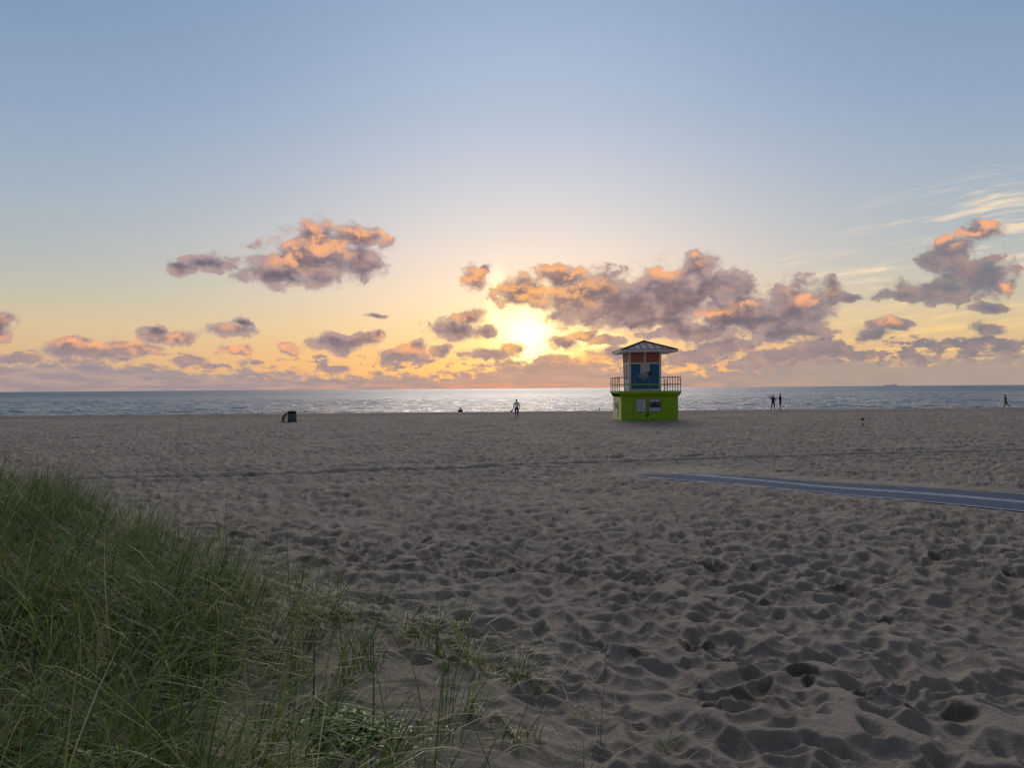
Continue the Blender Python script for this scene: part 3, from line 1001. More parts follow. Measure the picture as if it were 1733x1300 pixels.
    sh = MB().box(-0.61, 0.17, cy0 + 0.03, cy0 + 0.07, 3.96, 4.80)
    for k in range(9):
        za = 4.0 + k * 0.088
        sh.add([(-0.55, cy0 + 0.008, za), (0.11, cy0 + 0.008, za), (0.11, cy0 + 0.028, za + 0.08), (-0.55, cy0 + 0.028, za + 0.08)], [(0, 1, 2, 3)])
    sh.build('shutter', M['board'], root)
    tri = MB()
    for (xa, xb, za, zc) in ((cx0, cx0 + 0.18, cz0, cz1), (cx1 - 0.18, cx1, cz0, cz1), (cx0 + 0.18, cx1 - 0.18, cz0, 2.68),
                             (cx0 + 0.18, cx1 - 0.18, 4.81, 4.93), (-0.32, -0.14, 4.93, cz1)):
        tri.box(xa, xb, cy0 - 0.02, cy0 + 0.05, za, zc)
    # side corner boards and the frames of the side windows
    for sx, xs in ((-1, cx0), (1, cx1)):
        def sb(y0, y1, z0_, z1_, k0=0.0, k1=0.0):
            a = (z0_ - cz0) / (cz1 - cz0) * lean
            b = (z1_ - cz0) / (cz1 - cz0) * lean
            xo, xi = xs + sx * 0.02, xs - sx * 0.05
            tri.add([(xo, y0 + a * k0, z0_), (xo, y1 + a * k1, z0_), (xo, y1 + b * k1, z1_), (xo, y0 + b * k0, z1_),
                     (xi, y0 + a * k0, z0_), (xi, y1 + a * k1, z0_), (xi, y1 + b * k1, z1_), (xi, y0 + b * k0, z1_)],
                    [(0, 1, 2, 3), (7, 6, 5, 4), (0, 4, 5, 1), (2, 6, 7, 3), (1, 5, 6, 2), (0, 3, 7, 4)])
        sb(cy0 + 0.052, cy0 + 0.2, cz0, cz1)
        sb(cy1 - 0.15, cy1, cz0, cz1, 1, 1)
        sb(cy0 + 0.2, cy1 - 0.15, 4.80, 4.95, 0, 1)
        sb(cy0 + 0.2, cy1 - 0.15, 3.35, 3.47, 0, 1)
        sb(-0.45, -0.28, 3.47, 4.80, 0.5, 0.5)
        sb(-0.45, -0.28, 4.95, cz1, 0.5, 0.5)
    tri.build('trim', M['white'], root)
    for (xa, xb) in ((cx0 + 0.19, -0.33), (-0.13, cx1 - 0.19)):
        lv = MB()
        for k in range(7):
            za = 4.94 + k * 0.125
            lv.beam((xa, cy0 + 0.015, za + 0.055), (xb, cy0 + 0.015, za + 0.055), 0.10, 0.018, up=(0, -0.75, 0.66))
        lv.build('louvre', M['orange'], root)
    for sx, xs in ((-1, cx0), (1, cx1)):
        for (ya, yb, kb) in ((cy0 + 0.22, -0.47, 0.35), (-0.26, cy1 - 0.17, 0.75)):
            lv = MB()
            for k in range(7):
                za = 4.96 + k * 0.122
                sft = (za - cz0) / (cz1 - cz0) * lean
                lv.beam((xs + sx * 0.0, ya + (sft * 0.5 if ya > -0.3 else 0), za + 0.055), (xs + sx * 0.0, yb + sft * (1 if yb > 0 else 0.5), za + 0.055), 0.09, 0.018, up=(sx * 0.75, 0, 0.66))
            lv.build('louvre', M['orange'], root)
            a, b = (3.49 - cz0) / (cz1 - cz0) * lean, (4.78 - cz0) / (cz1 - cz0) * lean
            k0 = 0.5 if ya > -0.3 else 0
            k1 = 1 if yb > 0 else 0.5
            xo, xi = xs - sx * 0.015, xs - sx * 0.055
            w_ = MB().add([(xo, ya + a * k0, 3.49), (xo, yb + a * k1, 3.49), (xo, yb + b * k1, 4.78), (xo, ya + b * k0, 4.78),
                           (xi, ya + a * k0, 3.49), (xi, yb + a * k1, 3.49), (xi, yb + b * k1, 4.78), (xi, ya + b * k0, 4.78)],
                          [(0, 1, 2, 3), (7, 6, 5, 4), (0, 4, 5, 1), (2, 6, 7, 3), (1, 5, 6, 2), (0, 3, 7, 4)])
            w_.build('window', M['glass'], root)
    # fish shaped cut-out on the blue wall
    fx, fz, yf = -0.36, 3.77, cy0 - 0.075
    body = []
    for k in range(28):
        a = 2 * math.pi * k / 28
        r = 1 + 0.06 * math.cos(2 * a)
        body.append((fx + 0.47 * r * math.cos(a) * (1 if math.cos(a) < 0 else 0.93), fz + 0.26 * r * math.sin(a) * (1.0 if math.sin(a) > 0 else 0.85)))
    fb = MB().prism(body, yf, yf + 0.08)
    fo = fb.build('fish_emblem', M['silver'], root)
    MB().prism([(fx + 0.36, fz + 0.06), (fx + 0.50, fz + 0.16), (fx + 0.30, fz + 0.30), (fx + 0.12, fz + 0.37), (fx + 0.40, fz + 0.345), (fx + 0.60, fz + 0.30),
                (fx + 0.70, fz + 0.46), (fx + 0.69, fz + 0.24), (fx + 0.60, fz + 0.08), (fx + 0.52, fz - 0.12), (fx + 0.50, fz + 0.02)], yf - 0.012, yf + 0.05).build('tail', M['ink'], fo)
    fin = MB()
    fin.prism([(fx - 0.20, fz - 0.20), (fx - 0.05, fz - 0.235), (fx + 0.02, fz - 0.40), (fx - 0.08, fz - 0.34), (fx - 0.22, fz - 0.27)], yf - 0.004, yf + 0.05)
    fin.prism([(fx + 0.05, fz - 0.225), (fx + 0.15, fz - 0.21), (fx + 0.20, fz - 0.42), (fx + 0.30, fz - 0.56), (fx + 0.22, fz - 0.53), (fx + 0.13, fz - 0.40)], yf - 0.004, yf + 0.05)
    fin.build('fin', M['silver'], fo)
    MB().prism([(fx - 0.04 + 0.05 * math.cos(k), fz - 0.03 + 0.10 * math.sin(k)) for k in [j * 0.524 for j in range(12)]], yf - 0.006, yf - 0.001).build('side_patch', M['grey_ink'], fo)
    MB().prism([(fx - 0.33 + 0.03 * math.cos(k), fz + 0.06 + 0.03 * math.sin(k)) for k in [j * 0.524 for j in range(12)]], yf - 0.006, yf - 0.001).build('eye', M['ink'], fo)
    # roof
    rx, ry0, ry1 = 2.30, -3.6, 1.75
    rcx, rcy = -0.17, (ry0 + ry1) / 2
    za, zb, zp = 5.75, 5.93, 6.80
    xa, xb = rcx - rx, rcx + rx
    rf = MB()
    cor = [(xa, ry0), (xb, ry0), (xb, ry1), (xa, ry1)]
    rf.add([(x, y, zb) for x, y in cor] + [(rcx, rcy, zp)], [(0, 1, 4), (1, 2, 4), (2, 3, 4), (3, 0, 4), (3, 2, 1, 0)])
    ro = rf.build('roof', M['roof'], root)
    fa = MB()
    e = 0.05
    for (x0, x1, y0, y1) in ((xa - e, xb + e, ry0 - e, ry0 - 0.002), (xa - e, xb + e, ry1 + 0.002, ry1 + e), (xa - e, xa - 0.002, ry0, ry1), (xb + 0.002, xb + e, ry0, ry1)):
        fa.box(x0, x1, y0, y1, za, zb + 0.015)
    fa.build('fascia', M['board'], ro)
    MB().box(xa, xb, ry0, ry1, za + 0.03, za + 0.06).build('soffit', M['white'], ro)
    sm = MB()
    for (cx, cy) in cor:
        ex, ey = (cx - rcx) * 0.02, (cy - rcy) * 0.02
        sm.beam((cx + ex, cy + ey, zb + 0.02), (rcx, rcy, zp + 0.03), 0.11, 0.06)
    for k in range(4):
        a, b = cor[k], cor[(k + 1) % 4]
        sm.beam((a[0], a[1], zb + 0.025), (b[0], b[1], zb + 0.025), 0.09, 0.05)
        n = 8
        for j in range(1, n):
            t = j / n
            ex, ey = a[0] + (b[0] - a[0]) * t, a[1] + (b[1] - a[1]) * t
            h = 1 - abs(2 * t - 1)
            mx, my = (a[0] + b[0]) / 2, (a[1] + b[1]) / 2
            vx, vy = rcx - mx, rcy - my
            sm.beam((ex, ey, zb + 0.012), (ex + vx * h, ey + vy * h, zb + (zp - zb) * h + 0.012), 0.05, 0.05)
    sm.build('roof_seam', M['seam'], ro)
    an = MB().tube([(rcx, rcy, zp), (rcx, rcy, zp + 0.66)], 0.018, 6)
    an.tube([(rcx - 0.09, rcy, zp + 0.62), (rcx + 0.11, rcy, zp + 0.62)], 0.012, 6)
    an.lathe([(0.03, 0.60), (0.045, 0.63), (0.03, 0.69)], (rcx, rcy, zp), 8)
    an.build('mast', M['dark_metal'], root)


build_tower()


# ------------------------------------------------------------------ walkway mat
def build_mat():
    root = empty('walkway_mat', (MAT_O.x, MAT_O.y, 0.0), MAT_A)
    tag(root, 'dark blue grey walkway mat with pale lengthwise stripes rolled out across the sand', 'beach mat')
    n = 60
    us = np.linspace(0, MAT_L, n + 1)
    def zz(u, w):
        ca, sa = math.cos(MAT_A), math.sin(MAT_A)
        x, y = MAT_O.x + u * ca - w * sa, MAT_O.y + u * sa + w * ca
        return broad_h(x, y) + 0.012
    def strip(mb, w0, w1, lift, th):
        vs, fs = [], []
        m = max(2, int((w1 - w0) / 0.15) + 1)
        ws = np.linspace(w0, w1, m)
        for u in us:
            for w in ws:
                vs.append((u, w, float(zz(u, w)) + lift))
        for u in us:
            for w in ws:
                vs.append((u, w, float(zz(u, w)) + lift - th))
        N = (n + 1) * m
        for i in range(n):
            for j in range(m - 1):
                a = i * m + j
                fs.append((a, a + m, a + m + 1, a + 1))
            a, b = i * m, i * m + m - 1
            fs.append((a, N + a, N + a + m, a + m))
            fs.append((b, b + m, N + b + m, N + b))
        fs.append(tuple(range(m)) + tuple(range(N + m - 1, N - 1, -1)))
        mb.add(vs, fs)
    m = bpy.data.materials.new('woven_mat')
    m.use_nodes = True
    t = m.node_tree; nt = NT(t)
    b = t.nodes['Principled BSDF']
    tc = t.nodes.new('ShaderNodeTexCoord').outputs['Object']
    s = nt.sep(tc)
    rib = nt.m('SINE', nt.m('MULTIPLY', s[0], 70.0))
    sl = nt.m('SINE', nt.m('MULTIPLY', s[0], 58.0))
    nn = nt.noise(tc, 3.0, 5, 0.6, '3D')
    c = nt.mix(nt.step(sl, -0.2, 0.9), (0.060, 0.085, 0.13, 1), (0.11, 0.14, 0.19, 1))
    c = nt.mix(nt.m('MULTIPLY', nt.step(nn, 0.52, 0.75), 0.55), c, (0.30, 0.25, 0.20, 1))
    t.links.new(c, b.inputs['Base Color'])
    b.inputs['Roughness'].default_value = 0.9
    b.inputs['Specular IOR Level'].default_value = 0.08
    bn = t.nodes.new('ShaderNodeBump'); bn.inputs['Strength'].default_value = 0.6; bn.inputs['Distance'].default_value = 0.01
    nt.put(bn.inputs['Height'], rib); t.links.new(bn.outputs[0], b.inputs['Normal'])
    stripe = material('pale_blue_stripe', (0.42, 0.54, 0.66), 0.8, 0, 0.15, 5.0, spec=0.1)
    for w0, w1 in ((0.0, 1.545), (1.555, MAT_W)):
        mb = MB(); strip(mb, w0, w1, 0.0, 0.012)
        mb.build('mat_panel', m, root)
    for w0, w1 in ((0.03, 0.10), (1.40, 1.49), (1.61, 1.70), (MAT_W - 0.10, MAT_W - 0.03)):
        mb = MB(); strip(mb, w0, w1, 0.006, 0.005)
        mb.build('stripe', stripe, root)


build_mat()


# ------------------------------------------------------------------ people
def skin_mesh(name, pts, edges, radii, root_i, mat, parent, sub=2):
    me = bpy.data.meshes.new(name)
    me.from_pydata([tuple(p) for p in pts], edges, [])
    o = bpy.data.objects.new(name, me)
    COL.objects.link(o)
    md = o.modifiers.new('skin', 'SKIN'); md.use_smooth_shade = True
    sv = me.skin_vertices[0].data
    for k, r in enumerate(radii):
        sv[k].radius = r if isinstance(r, tuple) else (r, r)
        sv[k].use_root = (k == root_i)
    sd = o.modifiers.new('sub', 'SUBSURF'); sd.levels = sd.render_levels = sub
    dg = bpy.context.evaluated_depsgraph_get()
    nm = bpy.data.meshes.new_from_object(o.evaluated_get(dg))
    nm.name = name
    o.modifiers.clear()
    o.data = nm
    bpy.data.meshes.remove(me)
    o.data.materials.clear()
    o.data.materials.append(mat)
    o.data.polygons.foreach_set('use_smooth', [True] * len(o.data.polygons))
    if parent is not None:
        o.parent = parent
    return o


def build_person(loc, rz, J, label, skin, shirt, legs, leg_to='ankle', sleeve_to='wrist', hair=None, group=None, scale=1.0, hem=None, head_cover=None):
    """J: joints in metres, facing +y; hip / knee / ankle / toe / shoulder / elbow / wrist carry l and r"""
    P = {k: Vector(v) for k, v in J.items()}
    pts, ed, rad, ix = [], [], [], {}
    def pt(n, p, r, to=None):
        ix[n] = len(pts); pts.append(Vector(p)); rad.append(r)
        if to is not None:
            ed.append((ix[to], ix[n]))
    pt('pelvis', P['pelvis'], (0.145, 0.105))
    pt('waist', P['pelvis'].lerp(P['chest'], 0.45), (0.125, 0.095), 'pelvis')
    pt('chest', P['chest'], (0.155, 0.105), 'waist')
    pt('neck', P['neck'], (0.055, 0.055), 'chest')
    hd = (P['head'] - P['neck']).normalized()
    pt('jaw', P['neck'] + hd * 0.075, (0.062, 0.070), 'neck')
    pt('face', P['neck'] + hd * 0.15, (0.078, 0.092), 'jaw')
    pt('crown', P['neck'] + hd * 0.235, (0.066, 0.078), 'face')
    fw = Vector(J.get('look', (0, 1, 0))).normalized()
    pt('nose', P['neck'] + hd * 0.14 + fw * 0.108, 0.014, 'face')
    sd = fw.cross(hd).normalized()
    for s, n in ((-1, 'ear_l'), (1, 'ear_r')):
        pt(n, P['neck'] + hd * 0.14 + sd * s * 0.088, 0.017, 'face')
    for s in 'lr':
        pt('hip' + s, P['hip' + s], 0.090, 'pelvis')
        pt('knee' + s, P['knee' + s], 0.058, 'hip' + s)
        pt('calf' + s, P['knee' + s].lerp(P['ankle' + s], 0.35), 0.056, 'knee' + s)
        pt('ankle' + s, P['ankle' + s], 0.036, 'calf' + s)
        pt('toe' + s, P['toe' + s], (0.040, 0.024), 'ankle' + s)
        pt('shoulder' + s, P['shoulder' + s], 0.062, 'chest')
        pt('elbow' + s, P['elbow' + s], 0.042, 'shoulder' + s)
        pt('wrist' + s, P['wrist' + s], 0.028, 'elbow' + s)
        d = (P['wrist' + s] - P['elbow' + s]).normalized()
        a = d.cross(fw)
        a = (a if a.length > 0.2 else d.cross(Vector((0, 0, 1)))).normalized()
        pal = P['wrist' + s] + d * 0.065
        pt('palm' + s, pal, (0.036, 0.018), 'wrist' + s)
        cu = d.cross(a).normalized()
        for q, (off, ln) in enumerate(((-0.028, 0.070), (-0.009, 0.080), (0.010, 0.075), (0.028, 0.060))):
            m1 = pal + d * ln * 0.55 + a * off
            pt('f%d%s' % (q, s), m1, 0.009, 'palm' + s)
            pt('g%d%s' % (q, s), m1 + d * ln * 0.35 + cu * 0.022, 0.008, 'f%d%s' % (q, s))
        th = P['wrist' + s] + d * 0.03
        pt('t0' + s, pal - d * 0.02 - a * 0.045, 0.010, 'palm' + s)
        pt('t1' + s, pal + d * 0.02 - a * 0.058, 0.009, 't0' + s)
    body = skin_mesh('person', pts, ed, rad, 0, skin, None, 1)
    body.location = loc
    body.rotation_euler = (0, 0, rz)
    body.scale = (scale,) * 3
    tag(body, label, 'person', group)
    # shirt
    def garment(name, chain, mat):
        q, e, r, names = [], [], [], {}
        for n, p, rr, to in chain:
            names[n] = len(q); q.append(Vector(p)); r.append(rr)
            if to: e.append((names[to], names[n]))
        skin_mesh(name, q, e, r, 0, mat, body, 1)
    low = hem if hem is not None else 0.0
    ch = [('chest', P['chest'], (0.185, 0.14), None), ('waist', P['pelvis'].lerp(P['chest'], 0.45), (0.170, 0.135), 'chest'),
          ('hip', P['pelvis'] + Vector((0, 0, low)), (0.165, 0.128), 'waist'), ('collar', P['neck'].lerp(P['chest'], 0.35), (0.085, 0.075), 'chest')]
    for s in 'lr':
        ch.append(('sh' + s, P['shoulder' + s], 0.078, 'chest'))
        ch.append(('el' + s, P['elbow' + s], 0.058, 'sh' + s) if sleeve_to == 'wrist' else ('el' + s, P['shoulder' + s].lerp(P['elbow' + s], 0.8), 0.066, 'sh' + s))
        if sleeve_to == 'wrist':
            ch.append(('wr' + s, P['elbow' + s].lerp(P['wrist' + s], 0.92), 0.046, 'el' + s))
    garment('shirt', ch, shirt)
    ch = [('pel', P['pelvis'] + Vector((0, 0, 0.06)), (0.160, 0.122), None), ('seat', P['pelvis'] - Vector((0, 0, 0.03)), (0.165, 0.128), 'pel')]
    for s in 'lr':
        ch.append(('hp' + s, P['hip' + s] - Vector((0, 0, 0.05)), 0.105, 'seat'))
        if leg_to == 'ankle':
            ch.append(('kn' + s, P['knee' + s], 0.080, 'hp' + s))
            ch.append(('an' + s, P['knee' + s].lerp(P['ankle' + s], 0.90), 0.066, 'kn' + s))
        elif leg_to == 'calf':
            ch.append(('kn' + s, P['knee' + s], 0.074, 'hp' + s))
            ch.append(('an' + s, P['knee' + s].lerp(P['ankle' + s], 0.45), 0.064, 'kn' + s))
        else:
            ch.append(('kn' + s, P['hip' + s].lerp(P['knee' + s], 1.08), 0.088, 'hp' + s))
    garment('trousers' if leg_to != 'knee' else 'shorts', ch, legs)
    c0 = P['neck'] + hd * 0.165 - fw * 0.012
    hb = bmesh.new()
    bmesh.ops.create_uvsphere(hb, u_segments=16, v_segments=10, radius=1.0)
    for v in list(hb.verts):
        v.co = Vector((v.co.x * 0.092, v.co.y * 0.106, v.co.z * 0.105))
    bmesh.ops.delete(hb, geom=[v for v in hb.verts if v.co.y > 0.045 and v.co.z < 0.035], context='VERTS')
    me = bpy.data.meshes.new('hair')
    rot = Vector((0, 1, 0)).rotation_difference(fw).to_matrix()
    for v in hb.verts:
        v.co = rot @ v.co + c0
    hb.to_mesh(me); hb.free()
    link_mesh('hair' if not head_cover else 'cap', me, hair or M['hair'], body, True)
    if head_cover:
        bm_ = MB()
        q = c0 + fw * 0.10 + Vector((0, 0, 0.02))
        bm_.beam(q - fw * 0.03, q + fw * 0.085 - Vector((0, 0, 0.015)), 0.15, 0.015)
        bm_.build('cap_peak', hair or M['hair'], body, True)
    return body


def stand(**kw):
    J = dict(pelvis=(0, 0, 0.95), chest=(0, 0, 1.30), neck=(0, 0.01, 1.47), head=(0, 0.02, 1.72),
             hipl=(-0.10, 0, 0.90), kneel=(-0.11, 0.01, 0.49), anklel=(-0.11, -0.02, 0.08), toel=(-0.12, 0.14, 0.03),
             hipr=(0.10, 0, 0.90), kneer=(0.11, 0.01, 0.49), ankler=(0.11, -0.02, 0.08), toer=(0.12, 0.14, 0.03),
             shoulderl=(-0.20, 0, 1.40), elbowl=(-0.27, -0.02, 1.13), wristl=(-0.29, 0.05, 0.88),
             shoulderr=(0.20, 0, 1.40), elbowr=(0.27, -0.02, 1.13), wristr=(0.29, 0.05, 0.88))
    J.update(kw)
    return J


def at(x, y, dz=0.0):
    return (x, y, gz(x, y) + dz)


# strolling towards the water, seen from behind
build_person(at(0.42, 71.0), 0.0, stand(kneel=(-0.10, 0.05, 0.49), anklel=(-0.10, -0.06, 0.09), toel=(-0.11, 0.09, 0.03), kneer=(0.10, 0.10, 0.50),
             ankler=(0.10, 0.12, 0.08), toer=(0.11, 0.28, 0.03), wristl=(-0.29, 0.10, 0.88), wristr=(0.26, 0.02, 0.86), elbowl=(-0.26, -0.02, 1.13), elbowr=(0.25, -0.03, 1.13)),
             'person in a pale grey shirt and dark trousers walking barefoot towards the water', M['skin'], M['grey_shirt'], M['dark_cloth'], 'calf', 'wrist', hem=-0.02)
sh_ = empty('shoes', at(0.42 - 0.36, 71.0 + 0.16, 0.70))
tag(sh_, 'dark pair of shoes carried in the hand of the walker in grey', 'shoes')
for k, (dx, dz, ry) in enumerate(((-0.05, 0.0, 0.5), (-0.10, -0.03, 0.9))):
    prof = [(0.028, -0.14), (0.045, -0.10), (0.048, -0.02), (0.040, 0.06), (0.046, 0.12), (0.030, 0.15)]
    so_ = MB().lathe(prof, (0, 0, 0), 12).build('shoe', M['black'], sh_, True)
    so_.location = (dx, 0.0, dz); so_.rotation_euler = (0.3, ry, 0.2); so_.scale = (1.0, 1.25, 1.0)
    sl_ = MB().box(-0.050, -0.042, -0.05, 0.05, -0.13, 0.14).build('sole', M['charcoal'], so_)

# the pair at the water's edge
build_person(at(31.2, 92.0), 0.15, stand(kneel=(-0.16, 0, 0.49), anklel=(-0.20, -0.02, 0.08), toel=(-0.23, 0.12, 0.03), kneer=(0.16, 0.01, 0.49),
             ankler=(0.20, -0.02, 0.08), toer=(0.23, 0.12, 0.03), head=(0.03, 0.06, 1.71), elbowl=(-0.36, 0.06, 1.36), wristl=(-0.41, 0.12, 1.62),
             elbowr=(0.30, 0.03, 1.16), wristr=(0.34, 0.20, 1.02), look=(-0.3, 0.9, 0.1)),
             'person in loose navy clothes at the waterline raising one arm', M['skin_dark'], M['navy_cloth'], M['navy_cloth'], 'ankle', 'wrist', group='pair of people at the waterline', scale=1.03, hem=-0.06)
build_person(at(32.1, 92.1), 0.95, stand(elbowl=(-0.25, 0.06, 1.14), wristl=(-0.16, 0.33, 1.17), elbowr=(0.25, 0.08, 1.14), wristr=(0.14, 0.36, 1.19),
             kneel=(-0.07, 0.01, 0.49), kneer=(0.07, 0.03, 0.49), anklel=(-0.07, -0.05, 0.08), toel=(-0.08, 0.11, 0.03), ankler=(0.06, 0.02, 0.08), toer=(0.07, 0.18, 0.03)),
             'tall person in black top and knee length shorts facing a companion with arms held forward', M['skin_dark'], M['dark_cloth'], M['dark_cloth'], 'knee', 'short', group='pair of people at the waterline', scale=1.09, hem=-0.16)

# lone walker far along the shore
build_person(at(59.8, 93.2), 0.95, stand(pelvis=(0, 0, 0.93), kneel=(-0.09, 0.10, 0.49), anklel=(-0.09, 0.10, 0.08), toel=(-0.09, 0.25, 0.03),
             kneer=(0.09, -0.10, 0.50), ankler=(0.09, -0.40, 0.13), toer=(0.09, -0.30, 0.03), chest=(0, 0.05, 1.29), neck=(0, 0.07, 1.45), head=(0, 0.12, 1.69),
             shoulderl=(-0.2, 0.04, 1.39), elbowl=(-0.27, 0.0, 1.13), wristl=(-0.22, 0.22, 1.02), shoulderr=(0.2, 0.04, 1.39), elbowr=(0.27, -0.08, 1.14), wristr=(0.25, 0.12, 1.0)),
             'person in black with a cap walking alone along the water beyond the tripod', M['skin_dark'], M['dark_cloth'], M['dark_cloth'], 'ankle', 'wrist', scale=0.95, head_cover=True)

# sitting at the top of the beach slope
build_person(at(-6.15, 91.6, -0.24), 0.1, dict(pelvis=(0, 0, 0.12), chest=(0, 0.05, 0.45), neck=(0, 0.07, 0.60), head=(0, 0.10, 0.85),
             hipl=(-0.10, 0.04, 0.12), kneel=(-0.24, 0.42, 0.40), anklel=(-0.16, 0.62, 0.08), toel=(-0.17, 0.76, 0.04),
             hipr=(0.10, 0.04, 0.12), kneer=(0.24, 0.42, 0.40), ankler=(0.16, 0.62, 0.08), toer=(0.17, 0.76, 0.04),
             shoulderl=(-0.18, 0.05, 0.53), elbowl=(-0.30, 0.20, 0.34), wristl=(-0.22, 0.42, 0.45),
             shoulderr=(0.18, 0.05, 0.53), elbowr=(0.30, 0.20, 0.34), wristr=(0.22, 0.42, 0.45)),
             'person in dark clothes sitting low on the sand at the water edge', M['skin_dark'], M['charcoal'], M['dark_cloth'], 'ankle', 'short')


# ------------------------------------------------------------------ shore bird
def build_bird():
    x, y = 10.38, 91.6
    root = empty('shore_bird', at(x, y, -0.02), 0.3)
    tag(root, 'small dark bird standing upright on the sand rim left of the lifeguard tower', 'bird')
    bm = MB()
    bm.tube([(0.0, -0.16, 0.15), (0, -0.10, 0.17), (0, 0.0, 0.21), (0, 0.07, 0.28), (0, 0.09, 0.35), (0, 0.10, 0.40), (0, 0.115, 0.43)],
            [0.012, 0.045, 0.075, 0.062, 0.036, 0.040, 0.018], 12)
    bm.build('body', M['charcoal'], root, True)
    for s in (-1, 1):
        MB().tube([(s * 0.035, 0, 0.17), (s * 0.035, 0.01, 0.08), (s * 0.035, 0, 0.0)], [0.012, 0.007, 0.006], 6).tube([(s * 0.035, -0.01, 0.006), (s * 0.035, 0.06, 0.004)], 0.007, 6).build('leg', M['black'], root)
    MB().tube([(0, 0.12, 0.405), (0, 0.19, 0.39)], [0.013, 0.004], 6).build('beak', M['black'], root)


build_bird()


# ------------------------------------------------------------------ barrel with its bundle
def build_barrel():
    x, y = -18.85, 65.9
    root = empty('rubbish_barrel', at(x, y, -0.03))
    tag(root, 'dark rubbish barrel lined with a black bag, standing alone on the sand', 'rubbish bin')
    R0 = 0.37
    MB().lathe([(R0 - 0.02, 0), (R0, 0.02), (R0, 0.30), (R0 + 0.006, 0.32), (R0, 0.34), (R0, 0.58), (R0 + 0.006, 0.60), (R0, 0.62), (R0, 0.86), (R0 - 0.01, 0.87)], n=32).build('barrel', M['barrel'], root, True)
    b = MB().lathe([(R0 + 0.006, 0.80), (R0 + 0.014, 0.84), (R0 + 0.012, 0.88), (R0 + 0.0, 0.92), (R0 - 0.05, 0.965), (R0 - 0.14, 1.0), (0.10, 1.02), (0.01, 1.02)], n=32)
    rr = random.Random(3)
    b.v = [(vx * (1 + rr.uniform(-0.02, 0.025)), vy * (1 + rr.uniform(-0.02, 0.025)), vz + rr.uniform(-0.02, 0.02)) for vx, vy, vz in b.v]
    b.build('liner', M['bag'], root, True)
    # bundle leaning on it
    q = empty('cloth_bundle', at(x - 0.62, y - 0.05, -0.02))
    tag(q, 'dark red folded cloth bundle with a pale strap leaning against the rubbish barrel', 'bundle')
    mb = MB()
    pts = [(-0.14, 0, 0.10), (-0.15, 0.0, 0.28), (-0.09, 0, 0.48), (0.02, 0, 0.64), (0.13, 0, 0.76), (0.19, 0, 0.80)]
    mb.tube(pts, [0.07, 0.115, 0.125, 0.11, 0.08, 0.04], 12)
    mb.v = [(a + rr.uniform(-0.015, 0.015), bb * 1.7 + rr.uniform(-0.02, 0.02), c + rr.uniform(-0.015, 0.015)) for a, bb, c in mb.v]
    mb.build('folded_cloth', M['maroon'], q, True)
    MB().tube([(0.0, -0.20, 0.62), (-0.02, -0.24, 0.42), (0.04, -0.24, 0.24), (0.12, -0.2, 0.03)], 0.03, 8).build('strap', M['pale_strap'], q, True)
    f = MB().lathe([(0.17, 0), (0.19, 0.05), (0.15, 0.13), (0.03, 0.16)], (-0.16, -0.02, 0), 14).lathe([(0.06, 0), (0.07, 0.04), (0.03, 0.08)], (0.09, -0.16, 0), 10)
    f.v = [(a + rr.uniform(-0.02, 0.02), bb + rr.uniform(-0.02, 0.02), c) for a, bb, c in f.v]
    f.build('foot_wrap', M['bag'], q, True)


build_barrel()


# ------------------------------------------------------------------ tripod
def build_tripod():
    x, y = 22.45, 49.3
    root = empty('camera_tripod', at(x, y, 0.0), 0.12)
    tag(root, 'small black tripod with spread legs standing on the open sand', 'tripod')
    for a in (100, 205, 338):
        a = R(a)
        e = Vector((math.cos(a) * 0.45, math.sin(a) * 0.30, 0.0))
        lg = MB().tube([(math.cos(a) * 0.03, math.sin(a) * 0.03, 0.33), tuple(e * 0.5 + Vector((0, 0, 0.17)))], 0.016, 8).tube([tuple(e * 0.48 + Vector((0, 0, 0.175))), tuple(e)], 0.011, 8)
        lo = lg.build('leg', M['black'], root)
        MB().lathe([(0.018, 0), (0.02, 0.02), (0.012, 0.04)], (e.x, e.y, -0.01), 8).build('rubber_foot', M['charcoal'], lo)
    MB().tube([(0, 0, 0.16), (0, 0, 0.58)], 0.019, 8).lathe([(0.045, 0.31), (0.05, 0.34), (0.035, 0.37)], n=12).build('centre_column', M['black'], root)
    MB().lathe([(0.022, 0.57), (0.03, 0.585), (0.03, 0.60), (0.05, 0.605), (0.05, 0.617)], n=12).build('head', M['dark_metal'], root)
    c = empty('video_camera', at(x, y, 0.618), 0.12)
    c.location = (x, y, root.location.z + 0.6175)
    tag(c, 'black camera mounted on the small tripod', 'camera')
    MB().box(-0.115, 0.095, -0.04, 0.04, 0.0, 0.085).build('body', M['black'], c, False, 0.008)
    MB().box(-0.105, 0.105, -0.05, 0.035, 0.0865, 0.112).build('top_plate', M['black'], c, False, 0.006)
    ln = MB().lathe([(0.036, 0), (0.038, 0.07), (0.034, 0.075)], n=16).build('lens', M['black'], c, True)
    ln.location = (0, 0.041, 0.043); ln.rotation_euler = (-math.pi / 2, 0, 0)


build_tripod()


